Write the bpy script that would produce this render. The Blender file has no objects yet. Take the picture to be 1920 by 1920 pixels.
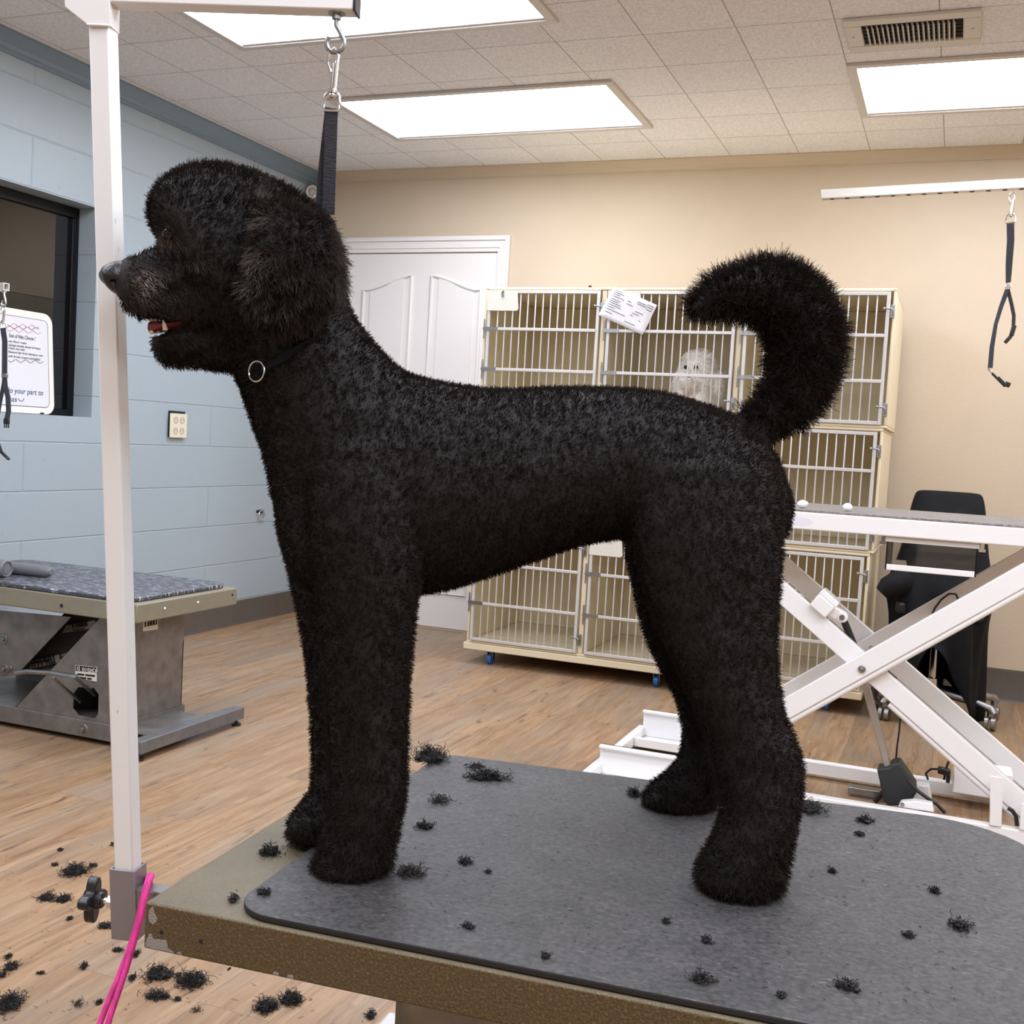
import bpy, bmesh, math, random
import numpy as np
from mathutils import Vector, Matrix

# ------------------------------------------------------------------ camera, light, exposure
sc = bpy.context.scene
COL = sc.collection
YAW, PITCH, ROLL, FPX, HC = 0.373583, -0.062723, 0.056977, 2105.53, 1.05844
cy_, sy_, cp_, sp_, cr_, sr_ = math.cos(YAW), math.sin(YAW), math.cos(PITCH), math.sin(PITCH), math.cos(ROLL), math.sin(ROLL)
_f = Vector((-sy_, cy_, 0)); _r = Vector((cy_, sy_, 0)); _u = Vector((0, 0, 1))
FW = cp_ * _f + sp_ * _u
_u2 = -sp_ * _f + cp_ * _u
RT = cr_ * _r + sr_ * _u2
UP = -sr_ * _r + cr_ * _u2
CAM = Vector((0, 0, HC))
cam_d = bpy.data.cameras.new('camera'); cam = bpy.data.objects.new('camera', cam_d); COL.objects.link(cam)
cam.matrix_world = Matrix(((RT.x, UP.x, -FW.x, CAM.x), (RT.y, UP.y, -FW.y, CAM.y), (RT.z, UP.z, -FW.z, CAM.z), (0, 0, 0, 1)))
cam_d.sensor_fit = 'HORIZONTAL'; cam_d.sensor_width = 36.0; cam_d.lens = 36.0 * FPX / 1920.0
cam_d.clip_start = 0.02
sc.camera = cam
sc.view_settings.view_transform = 'Standard'; sc.view_settings.look = 'None'; sc.view_settings.gamma = 1
sc.view_settings.use_curve_mapping = False
sc.view_settings.exposure = 0.0
LAMP = 12.0                       # strength of the fluorescent diffusers
sc.cycles.max_bounces = 7; sc.cycles.diffuse_bounces = 4; sc.cycles.glossy_bounces = 3; sc.cycles.adaptive_threshold = 0.05
world = bpy.data.worlds.new('world'); sc.world = world; world.use_nodes = True
world.node_tree.nodes['Background'].inputs[0].default_value = (0.9, 0.95, 1.0, 1)
world.node_tree.nodes['Background'].inputs[1].default_value = 0.05

# room numbers (metres): left wall x=-L, back wall y=D, ceiling z=H
L, D, H = 3.5119, 5.5971, 2.5119
XR, YF = 2.6, -2.2                # right wall and wall behind the camera
rng = np.random.default_rng(7)
random.seed(7)

# ------------------------------------------------------------------ helpers: rays of the survey (pixel of the 1920 frame -> point on a plane)
def ray(px, py): return FW + (px - 960) / FPX * RT - (py - 960) / FPX * UP
def onX(px, py, x): v = ray(px, py); return CAM + v * (x / v.x)
def onY(px, py, y): v = ray(px, py); return CAM + v * (y / v.y)
def onZ(px, py, z): v = ray(px, py); return CAM + v * ((z - HC) / v.z)
def onD(px, py, d): return CAM + d * ray(px, py)
def onP(px, py, P, n): v = ray(px, py); return CAM + v * (((P - CAM) @ n) / (v @ n))
def lin(r, g, b):
    return tuple(((c / 255) / 12.92 if c / 255 <= .04045 else ((c / 255 + .055) / 1.055) ** 2.4) for c in (r, g, b))

# ------------------------------------------------------------------ helpers: materials
def new_mat(name):
    m = bpy.data.materials.new(name); m.use_nodes = True
    nt = m.node_tree; b = nt.nodes['Principled BSDF']
    return m, nt, b
def N(nt, typ, **kw):
    n = nt.nodes.new(typ)
    for k, v in kw.items():
        if k.startswith('i_'): n.inputs[int(k[2:])].default_value = v
        else: setattr(n, k, v)
    return n
def ramp(nt, fac, stops):
    r = nt.nodes.new('ShaderNodeValToRGB'); el = r.color_ramp.elements
    while len(el) < len(stops): el.new(0.5)
    for e, (p, c) in zip(el, stops): e.position = p; e.color = (*c, 1) if len(c) == 3 else c
    nt.links.new(fac, r.inputs[0]); return r
def mixc(nt, fac, a, b, blend='MIX'):
    m = nt.nodes.new('ShaderNodeMix'); m.data_type = 'RGBA'; m.blend_type = blend
    for sock, v in ((m.inputs[0], fac), (m.inputs[6], a), (m.inputs[7], b)):
        if isinstance(v, (int, float)): sock.default_value = v
        elif isinstance(v, tuple): sock.default_value = (*v, 1)[:4]
        else: nt.links.new(v, sock)
    return m.outputs[2]
def pbr(name, col, rough=.5, metal=0., noise=0., nscale=30., bump=0., bscale=200., spec=.5, stretch=None):
    m, nt, b = new_mat(name)
    b.inputs['Base Color'].default_value = (*col, 1); b.inputs['Roughness'].default_value = rough
    b.inputs['Metallic'].default_value = metal; b.inputs['Specular IOR Level'].default_value = spec
    if noise or bump:
        tc = N(nt, 'ShaderNodeTexCoord'); vec = tc.outputs['Object']
        if stretch:
            mp = N(nt, 'ShaderNodeMapping'); mp.inputs['Scale'].default_value = stretch
            nt.links.new(vec, mp.inputs[0]); vec = mp.outputs[0]
        if noise:
            n = N(nt, 'ShaderNodeTexNoise'); n.inputs['Scale'].default_value = nscale; n.inputs['Detail'].default_value = 5
            nt.links.new(vec, n.inputs['Vector'])
            lo = tuple(max(0, c * (1 - noise)) for c in col); hi = tuple(min(1, c * (1 + noise)) for c in col)
            r = ramp(nt, n.outputs['Fac'], [(.3, lo), (.7, hi)]); nt.links.new(r.outputs[0], b.inputs['Base Color'])
        if bump:
            n2 = N(nt, 'ShaderNodeTexNoise'); n2.inputs['Scale'].default_value = bscale; n2.inputs['Detail'].default_value = 3
            nt.links.new(vec, n2.inputs['Vector'])
            bp = N(nt, 'ShaderNodeBump'); bp.inputs['Strength'].default_value = bump; bp.inputs['Distance'].default_value = .002
            nt.links.new(n2.outputs['Fac'], bp.inputs['Height']); nt.links.new(bp.outputs[0], b.inputs['Normal'])
    return m
def emit(name, col, s):
    m, nt, b = new_mat(name); b.inputs['Base Color'].default_value = (.8, .8, .8, 1)
    b.inputs['Emission Color'].default_value = (*col, 1); b.inputs['Emission Strength'].default_value = s
    return m

# floor: long light oak vinyl planks running along y
def floor_mat():
    m, nt, b = new_mat('oak_planks')
    tc = N(nt, 'ShaderNodeTexCoord'); mp = N(nt, 'ShaderNodeMapping'); mp.inputs['Rotation'].default_value = (0, 0, math.pi / 2)
    nt.links.new(tc.outputs['Object'], mp.inputs[0])
    br = N(nt, 'ShaderNodeTexBrick'); br.offset = .37; br.offset_frequency = 2
    br.inputs['Scale'].default_value = 1; br.inputs['Brick Width'].default_value = 1.22; br.inputs['Row Height'].default_value = .152
    br.inputs['Mortar Size'].default_value = .0009; br.inputs['Mortar Smooth'].default_value = .3; br.inputs['Bias'].default_value = 0
    br.inputs['Color1'].default_value = (0, 0, 0, 1); br.inputs['Color2'].default_value = (1, 1, 1, 1); br.inputs['Mortar'].default_value = (.5, .5, .5, 1)
    nt.links.new(mp.outputs[0], br.inputs['Vector'])
    # grain, offset per plank
    add = N(nt, 'ShaderNodeVectorMath', operation='MULTIPLY_ADD')
    nt.links.new(br.outputs['Color'], add.inputs[0]); add.inputs[1].default_value = (3.1, 7.7, 5.3)
    st = N(nt, 'ShaderNodeMapping'); st.inputs['Scale'].default_value = (2.2, 24, 1); nt.links.new(mp.outputs[0], st.inputs[0]); nt.links.new(st.outputs[0], add.inputs[2])
    n1 = N(nt, 'ShaderNodeTexNoise'); n1.inputs['Scale'].default_value = 1.5; n1.inputs['Detail'].default_value = 7; n1.inputs['Roughness'].default_value = .74; n1.inputs['Distortion'].default_value = .7
    nt.links.new(add.outputs[0], n1.inputs['Vector'])
    st2 = N(nt, 'ShaderNodeMapping'); st2.inputs['Scale'].default_value = (.8, 3.2, 1); nt.links.new(mp.outputs[0], st2.inputs[0])
    add2 = N(nt, 'ShaderNodeVectorMath', operation='MULTIPLY_ADD'); nt.links.new(br.outputs['Color'], add2.inputs[0]); add2.inputs[1].default_value = (5.1, 2.7, 1.3); nt.links.new(st2.outputs[0], add2.inputs[2])
    n2 = N(nt, 'ShaderNodeTexNoise'); n2.inputs['Scale'].default_value = 1.6; n2.inputs['Detail'].default_value = 3
    nt.links.new(add2.outputs[0], n2.inputs['Vector'])
    base = ramp(nt, n1.outputs['Fac'], [(.25, lin(104, 76, 54)), (.40, lin(144, 112, 82)), (.55, lin(164, 132, 100)), (.75, lin(182, 156, 128))])
    grey = ramp(nt, n2.outputs['Fac'], [(.45, (0, 0, 0)), (.68, (1, 1, 1))])
    gm = N(nt, 'ShaderNodeMath', operation='MULTIPLY'); nt.links.new(grey.outputs[0], gm.inputs[0]); gm.inputs[1].default_value = .55
    c1 = mixc(nt, gm.outputs[0], base.outputs[0], lin(140, 130, 117))
    pl = ramp(nt, br.outputs['Color'], [(0, (.84, .83, .82)), (1, (1.0, 1.0, 1.0))])
    c2 = mixc(nt, 1.0, c1, pl.outputs[0], 'MULTIPLY')
    c3 = mixc(nt, br.outputs['Fac'], c2, lin(112, 94, 78))
    # knots and dark streaks
    n3 = N(nt, 'ShaderNodeTexNoise'); n3.inputs['Scale'].default_value = 2.3; n3.inputs['Detail'].default_value = 4; n3.inputs['Distortion'].default_value = 1.2
    st3 = N(nt, 'ShaderNodeMapping'); st3.inputs['Scale'].default_value = (2.2, 14, 1); nt.links.new(mp.outputs[0], st3.inputs[0]); nt.links.new(st3.outputs[0], n3.inputs['Vector'])
    k = ramp(nt, n3.outputs['Fac'], [(.62, (0, 0, 0)), (.72, (1, 1, 1))])
    km = N(nt, 'ShaderNodeMath', operation='MULTIPLY'); nt.links.new(k.outputs[0], km.inputs[0]); km.inputs[1].default_value = .75
    c4 = mixc(nt, km.outputs[0], c3, lin(88, 70, 55))
    nt.links.new(c4, b.inputs['Base Color']); b.inputs['Roughness'].default_value = .42
    bp = N(nt, 'ShaderNodeBump'); bp.inputs['Strength'].default_value = .12; bp.inputs['Distance'].default_value = .002
    nt.links.new(n1.outputs['Fac'], bp.inputs['Height']); nt.links.new(bp.outputs[0], b.inputs['Normal'])
    return m

# painted concrete block wall on the plane x = const
def block_mat():
    m, nt, b = new_mat('blue_painted_block')
    tc = N(nt, 'ShaderNodeTexCoord'); sp = N(nt, 'ShaderNodeSeparateXYZ'); nt.links.new(tc.outputs['Object'], sp.inputs[0])
    sub = N(nt, 'ShaderNodeMath', operation='SUBTRACT'); nt.links.new(sp.outputs[2], sub.inputs[0]); sub.inputs[1].default_value = .1328
    ax = N(nt, 'ShaderNodeMath', operation='ADD'); nt.links.new(sp.outputs[0], ax.inputs[0]); nt.links.new(sp.outputs[1], ax.inputs[1])
    cb = N(nt, 'ShaderNodeCombineXYZ'); nt.links.new(ax.outputs[0], cb.inputs[0]); nt.links.new(sub.outputs[0], cb.inputs[1])
    nz = N(nt, 'ShaderNodeTexNoise'); nz.inputs['Scale'].default_value = 9
    nt.links.new(tc.outputs['Object'], nz.inputs['Vector'])
    wob = N(nt, 'ShaderNodeVectorMath', operation='MULTIPLY_ADD'); nt.links.new(nz.outputs['Color'], wob.inputs[0]); wob.inputs[1].default_value = (.004, .004, 0); nt.links.new(cb.outputs[0], wob.inputs[2])
    br = N(nt, 'ShaderNodeTexBrick'); br.offset = .5; br.inputs['Scale'].default_value = 1
    br.inputs['Brick Width'].default_value = 2.4384; br.inputs['Row Height'].default_value = .2032
    br.inputs['Mortar Size'].default_value = .0045; br.inputs['Mortar Smooth'].default_value = .6
    br.inputs['Color1'].default_value = (.98, .98, .98, 1); br.inputs['Color2'].default_value = (1, 1, 1, 1); br.inputs['Mortar'].default_value = (.95, .95, .95, 1)
    nt.links.new(wob.outputs[0], br.inputs['Vector'])
    col = mixc(nt, 1.0, lin(164, 177, 185), br.outputs['Color'], 'MULTIPLY')
    n2 = N(nt, 'ShaderNodeTexNoise'); n2.inputs['Scale'].default_value = 60; n2.inputs['Detail'].default_value = 1; nt.links.new(tc.outputs['Object'], n2.inputs['Vector'])
    pit = ramp(nt, n2.outputs['Fac'], [(.74, (0, 0, 0)), (.78, (1, 1, 1))])
    pm = N(nt, 'ShaderNodeMath', operation='MULTIPLY'); nt.links.new(pit.outputs[0], pm.inputs[0]); pm.inputs[1].default_value = .25
    nt.links.new(mixc(nt, pm.outputs[0], col, lin(110, 122, 130)), b.inputs['Base Color'])
    hm = N(nt, 'ShaderNodeMath', operation='SUBTRACT'); hm.inputs[0].default_value = 1; nt.links.new(br.outputs['Fac'], hm.inputs[1])
    ha = N(nt, 'ShaderNodeMath', operation='MULTIPLY_ADD'); nt.links.new(nz.outputs['Fac'], ha.inputs[0]); ha.inputs[1].default_value = .18; nt.links.new(hm.outputs[0], ha.inputs[2])
    bp = N(nt, 'ShaderNodeBump'); bp.inputs['Strength'].default_value = .55; bp.inputs['Distance'].default_value = .006
    nt.links.new(ha.outputs[0], bp.inputs['Height']); nt.links.new(bp.outputs[0], b.inputs['Normal'])
    b.inputs['Roughness'].default_value = .42
    return m

# acoustic ceiling tiles, 0.3225 m squares
TS = .3265
def tile_mat():
    m, nt, b = new_mat('acoustic_tile')
    tc = N(nt, 'ShaderNodeTexCoord'); mp = N(nt, 'ShaderNodeMapping'); mp.inputs['Location'].default_value = (.487, -(4.243 + 0 * TS), 0)
    nt.links.new(tc.outputs['Object'], mp.inputs[0])
    br = N(nt, 'ShaderNodeTexBrick'); br.offset = 0; br.inputs['Scale'].default_value = 1
    br.inputs['Brick Width'].default_value = TS; br.inputs['Row Height'].default_value = .3345
    br.inputs['Mortar Size'].default_value = .0022; br.inputs['Mortar Smooth'].default_value = .2
    br.inputs['Color1'].default_value = (.95, .95, .95, 1); br.inputs['Color2'].default_value = (1, 1, 1, 1); br.inputs['Mortar'].default_value = (.42, .40, .39, 1)
    nt.links.new(mp.outputs[0], br.inputs['Vector'])
    n = N(nt, 'ShaderNodeTexNoise'); n.inputs['Scale'].default_value = 110; n.inputs['Detail'].default_value = 3; nt.links.new(tc.outputs['Object'], n.inputs['Vector'])
    r = ramp(nt, n.outputs['Fac'], [(.35, lin(222, 220, 222)), (.6, lin(243, 241, 242))])
    nt.links.new(mixc(nt, 1.0, r.outputs[0], br.outputs['Color'], 'MULTIPLY'), b.inputs['Base Color'])
    b.inputs['Roughness'].default_value = .9
    bp = N(nt, 'ShaderNodeBump'); bp.inputs['Strength'].default_value = .3; bp.inputs['Distance'].default_value = .002
    nt.links.new(n.outputs['Fac'], bp.inputs['Height']); nt.links.new(bp.outputs[0], b.inputs['Normal'])
    return m

# worn rubber mat: grey with pale scratches, and painted glints on the low table's mat
def mat_mat(name, c0, c1, scr_glint, rough, streak=(1, 7, 1), nsc=55., amt=.5, lo=.62):
    m, nt, b = new_mat(name)
    tc = N(nt, 'ShaderNodeTexCoord')
    n = N(nt, 'ShaderNodeTexNoise'); n.inputs['Scale'].default_value = 14; n.inputs['Detail'].default_value = 8; n.inputs['Roughness'].default_value = .7
    nt.links.new(tc.outputs['Object'], n.inputs['Vector'])
    r = ramp(nt, n.outputs['Fac'], [(.3, c0), (.7, c1)])
    mp = N(nt, 'ShaderNodeMapping'); mp.inputs['Scale'].default_value = streak; mp.inputs['Rotation'].default_value = (0, 0, .35); nt.links.new(tc.outputs['Object'], mp.inputs[0])
    n2 = N(nt, 'ShaderNodeTexNoise'); n2.inputs['Scale'].default_value = nsc; n2.inputs['Detail'].default_value = 4; nt.links.new(mp.outputs[0], n2.inputs['Vector'])
    s = ramp(nt, n2.outputs['Fac'], [(lo, (0, 0, 0)), (lo + .12, (1, 1, 1))])
    sm = N(nt, 'ShaderNodeMath', operation='MULTIPLY'); nt.links.new(s.outputs[0], sm.inputs[0]); sm.inputs[1].default_value = amt
    c = mixc(nt, sm.outputs[0], r.outputs[0], scr_glint)
    n3 = N(nt, 'ShaderNodeTexNoise'); n3.inputs['Scale'].default_value = 160; n3.inputs['Detail'].default_value = 2; nt.links.new(tc.outputs['Object'], n3.inputs['Vector'])
    d = ramp(nt, n3.outputs['Fac'], [(.3, (.55, .54, .54)), (.5, (1, 1, 1)), (.7, (1.4, 1.4, 1.4))])
    nt.links.new(mixc(nt, 1.0, c, d.outputs[0], 'MULTIPLY'), b.inputs['Base Color'])
    b.inputs['Roughness'].default_value = rough
    bp = N(nt, 'ShaderNodeBump'); bp.inputs['Strength'].default_value = .25; bp.inputs['Distance'].default_value = .001
    nt.links.new(n3.outputs['Fac'], bp.inputs['Height']); nt.links.new(bp.outputs[0], b.inputs['Normal'])
    return m

# gold-tan hammered paint of the table; chips show grey primer (chip centres in the table's own coordinates)
def gold_mat(chips):
    m, nt, b = new_mat('gold_hammered_paint')
    tc = N(nt, 'ShaderNodeTexCoord'); vec = tc.outputs['Object']
    n = N(nt, 'ShaderNodeTexNoise'); n.inputs['Scale'].default_value = 330; n.inputs['Detail'].default_value = 3; nt.links.new(vec, n.inputs['Vector'])
    n0 = N(nt, 'ShaderNodeTexNoise'); n0.inputs['Scale'].default_value = 9; n0.inputs['Detail'].default_value = 6; nt.links.new(vec, n0.inputs['Vector'])
    r = ramp(nt, n.outputs['Fac'], [(.35, lin(80, 64, 41)), (.58, lin(97, 80, 52)), (.76, lin(138, 118, 82))])
    # paler top face: light from above put into the colour
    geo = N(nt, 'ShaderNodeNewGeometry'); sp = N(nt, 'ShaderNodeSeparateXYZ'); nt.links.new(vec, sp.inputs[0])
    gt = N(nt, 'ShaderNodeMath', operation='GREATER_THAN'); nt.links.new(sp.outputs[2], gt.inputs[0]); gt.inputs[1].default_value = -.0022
    toplit = ramp(nt, n0.outputs['Fac'], [(.35, lin(100, 91, 70)), (.65, lin(120, 110, 86))])
    toplit2 = mixc(nt, .35, toplit.outputs[0], r.outputs[0])
    col = mixc(nt, gt.outputs[0], r.outputs[0], toplit2)
    acc = None
    nw = N(nt, 'ShaderNodeTexNoise'); nw.inputs['Scale'].default_value = 70; nw.inputs['Detail'].default_value = 3; nt.links.new(vec, nw.inputs['Vector'])
    wv = N(nt, 'ShaderNodeVectorMath', operation='MULTIPLY_ADD'); nt.links.new(nw.outputs['Color'], wv.inputs[0]); wv.inputs[1].default_value = (.014, .014, .014); nt.links.new(vec, wv.inputs[2])
    for (c, s) in chips:
        sb = N(nt, 'ShaderNodeVectorMath', operation='SUBTRACT'); nt.links.new(wv.outputs[0], sb.inputs[0]); sb.inputs[1].default_value = tuple(x + .007 for x in c)
        dv = N(nt, 'ShaderNodeVectorMath', operation='DIVIDE'); nt.links.new(sb.outputs[0], dv.inputs[0]); dv.inputs[1].default_value = s
        ln = N(nt, 'ShaderNodeVectorMath', operation='LENGTH'); nt.links.new(dv.outputs[0], ln.inputs[0])
        lt = N(nt, 'ShaderNodeMath', operation='LESS_THAN'); nt.links.new(ln.outputs['Value'], lt.inputs[0]); lt.inputs[1].default_value = 1
        if acc is None: acc = lt.outputs[0]
        else:
            mx = N(nt, 'ShaderNodeMath', operation='MAXIMUM'); nt.links.new(acc, mx.inputs[0]); nt.links.new(lt.outputs[0], mx.inputs[1]); acc = mx.outputs[0]
    col = mixc(nt, acc, col, lin(150, 146, 142))
    nt.links.new(col, b.inputs['Base Color']); b.inputs['Roughness'].default_value = .5
    bp = N(nt, 'ShaderNodeBump'); bp.inputs['Strength'].default_value = .6; bp.inputs['Distance'].default_value = .003
    nt.links.new(n.outputs['Fac'], bp.inputs['Height']); nt.links.new(bp.outputs[0], b.inputs['Normal'])
    return m

def coat_mat(name, root, tip, greyc, rough=.55):
    m, nt, b = new_mat(name)
    hi = N(nt, 'ShaderNodeHairInfo')
    a = N(nt, 'ShaderNodeAttribute'); a.attribute_name = 'grey'
    c = mixc(nt, hi.outputs['Intercept'], root, tip)
    rr = ramp(nt, hi.outputs['Random'], [(0, (.6, .6, .6)), (1, (1.45, 1.4, 1.35))])
    c = mixc(nt, 1.0, c, rr.outputs[0], 'MULTIPLY')
    c = mixc(nt, a.outputs['Fac'], c, greyc)
    nt.links.new(c, b.inputs['Base Color'])
    b.inputs['Roughness'].default_value = rough; b.inputs['Specular IOR Level'].default_value = .09
    return m

M = {}
M['floor'] = floor_mat(); M['block'] = block_mat(); M['tile'] = tile_mat()
M['beige'] = pbr('beige_wall_paint', lin(202, 184, 160), .6, noise=.02, nscale=4, bump=.25, bscale=120)
M['blue'] = pbr('blue_trim_paint', lin(120, 141, 158), .35, bump=.1, bscale=40)
M['cove'] = pbr('dark_vinyl_base', lin(84, 74, 66), .4, noise=.06)
M['white'] = pbr('white_gloss_paint', lin(232, 226, 222), .35)
M['door'] = pbr('white_door_paint', lin(230, 224, 220), .45)
M['lamp'] = emit('fluorescent_diffuser', (.905, .965, 1.085), LAMP)
M['lampframe'] = pbr('lamp_frame_white', lin(206, 200, 194), .4)
M['vent'] = pbr('vent_cream', lin(208, 203, 196), .45)
M['dark'] = pbr('dark_hollow', (.012, .010, .009), .8)
M['black'] = pbr('black_plastic', (.012, .012, .013), .35, bump=.1)
M['blackmetal'] = pbr('black_frame_metal', (.005, .005, .006), .4, spec=.25)
M['strap'] = pbr('black_nylon_webbing', lin(52, 53, 62), .55, noise=.35, nscale=300, bump=.8, bscale=350, stretch=(.4, .4, 3))
M['chrome'] = pbr('chrome', (.72, .71, .70), .18, 1)
M['barwhite'] = pbr('bar_reflected_white', lin(236, 232, 224), .25, .35)  # whitened base colour stands in for the ceiling lights' reflection on the bar
M['rod'] = pbr('actuator_rod', lin(178, 171, 164), .35, .3)
M['steel'] = pbr('dull_steel', (.36, .36, .36), .35, 1, noise=.15, nscale=60)
M['galv'] = pbr('galvanised_sheet', lin(134, 130, 126), .42, .55, noise=.22, nscale=22, bump=.05)
M['railsteel'] = pbr('grey_painted_rail', lin(118, 118, 120), .4, .4, noise=.12, nscale=30)
M['alu'] = pbr('white_powder_coat', lin(236, 234, 233), .3)
def post_mat():     # white coat with sparse worn dark nicks
    m, nt, b = new_mat('worn_white_powder_coat'); tc = N(nt, 'ShaderNodeTexCoord'); mp = N(nt, 'ShaderNodeMapping'); mp.inputs['Scale'].default_value = (1, 1, .16); nt.links.new(tc.outputs['Object'], mp.inputs[0])
    n = N(nt, 'ShaderNodeTexNoise'); n.inputs['Scale'].default_value = 190; n.inputs['Detail'].default_value = 3; nt.links.new(mp.outputs[0], n.inputs['Vector'])
    r = ramp(nt, n.outputs['Fac'], [(.735, (0, 0, 0)), (.76, (1, 1, 1))]); nt.links.new(mixc(nt, r.outputs[0], lin(236, 234, 233), lin(96, 86, 80)), b.inputs['Base Color']); b.inputs['Roughness'].default_value = .3
    return m
M['post'] = post_mat()
M['sleeve'] = pbr('grey_sleeve_paint', lin(140, 134, 138), .35, .3)
M['cage'] = pbr('cream_cage_shell', lin(230, 216, 184), .45, noise=.03, nscale=8)
M['bars'] = pbr('cage_door_metal', lin(216, 213, 210), .35, .25)
M['plate'] = pbr('card_holder_cream', lin(222, 218, 206), .4)
M['paper'] = pbr('paper', lin(238, 236, 240), .8)
M['ink'] = pbr('ink', lin(70, 70, 78), .8)
M['inkblue'] = pbr('blue_marker', lin(60, 84, 116), .7)
M['inkpink'] = pbr('pink_marker', lin(214, 132, 140), .7)
M['inkblack'] = pbr('black_print', (.01, .01, .011), .6)
M['wb'] = pbr('whiteboard_face', lin(226, 226, 232), .25)
M['wbframe'] = pbr('whiteboard_frame', lin(238, 234, 226), .4)
M['bluewheel'] = pbr('blue_caster_wheel', lin(40, 104, 176), .4)
M['outlet'] = pbr('almond_plastic', lin(228, 219, 196), .4)
M['pink'] = pbr('pink_cord', lin(214, 52, 138), .6, noise=.25, nscale=160, stretch=(1, 1, .12))
M['cloth'] = pbr('black_cloth', (.0065, .0065, .0075), .8, noise=.3, nscale=20, bump=.2, bscale=60, spec=.2)
M['actuator'] = pbr('dark_grey_plastic', lin(44, 48, 50), .45, noise=.15, nscale=30)
M['cotton'] = pbr('white_cotton', lin(240, 238, 236), .95, bump=.5, bscale=150)
M['nozzle'] = pbr('grey_nozzle_plastic', lin(112, 112, 116), .4)
M['nose'] = pbr('wet_black_nose', (.012, .011, .012), .22, bump=.5, bscale=500)
M['gum'] = pbr('red_gum', lin(112, 44, 46), .35)
M['tooth'] = pbr('tooth', lin(202, 184, 160), .3)
M['skin'] = pbr('black_skin', (.012, .010, .010), .8)
M['eye'] = pbr('dark_eye', (.006, .004, .003), .05)
M['whiteskin'] = pbr('white_dog_skin', lin(252, 247, 240), .8)
M['tuft'] = pbr('black_hair_clippings', (.010, .008, .0075), .7, noise=.4, nscale=300)
M['tan_tuft'] = pbr('brown_wispy_clippings', (.030, .024, .020), .7, noise=.4, nscale=300)
M['tabletop'] = None
M['mat'] = mat_mat('worn_grey_rubber', lin(50, 49, 49), lin(68, 65, 65), lin(126, 120, 117), .58, (1, 5, 1), 75., .5, .60)
M['mat2'] = mat_mat('ribbed_dark_rubber', lin(58, 60, 66), lin(84, 86, 94), lin(214, 216, 224), .34, (1, 7, 1), 26., .8, .555)  # pale streaks paint the glints of the shiny surface
M['noose'] = pbr('dark_noose', (.006, .006, .008), .8, spec=.15)
M['mat3'] = mat_mat('ribbed_grey_rubber', lin(112, 104, 98), lin(140, 132, 126), lin(200, 194, 190), .6, (2, 8, 1), 30., .6, .60)
M['matedge'] = pbr('black_rubber_edge', (.016, .016, .017), .6, bump=.3, bscale=90)
M['tablegold'] = pbr('tan_enamel', lin(134, 128, 110), .4, noise=.05, nscale=40)
M['clear'] = None

def glass_mat(name, col, rough, trans):
    m, nt, b = new_mat(name)
    b.inputs['Base Color'].default_value = (*col, 1); b.inputs['Roughness'].default_value = rough
    b.inputs['Transmission Weight'].default_value = trans; b.inputs['IOR'].default_value = 1.45
    return m
M['clear'] = glass_mat('clear_acrylic', (.93, .90, .88), .03, 1.0)
def pane_mat():
    m, nt, b = new_mat('dark_window_pane')
    b.inputs['Base Color'].default_value = (.004, .004, .004, 1); b.inputs['Roughness'].default_value = .02; b.inputs['IOR'].default_value = 1.75
    return m
M['pane'] = pane_mat()

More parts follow.
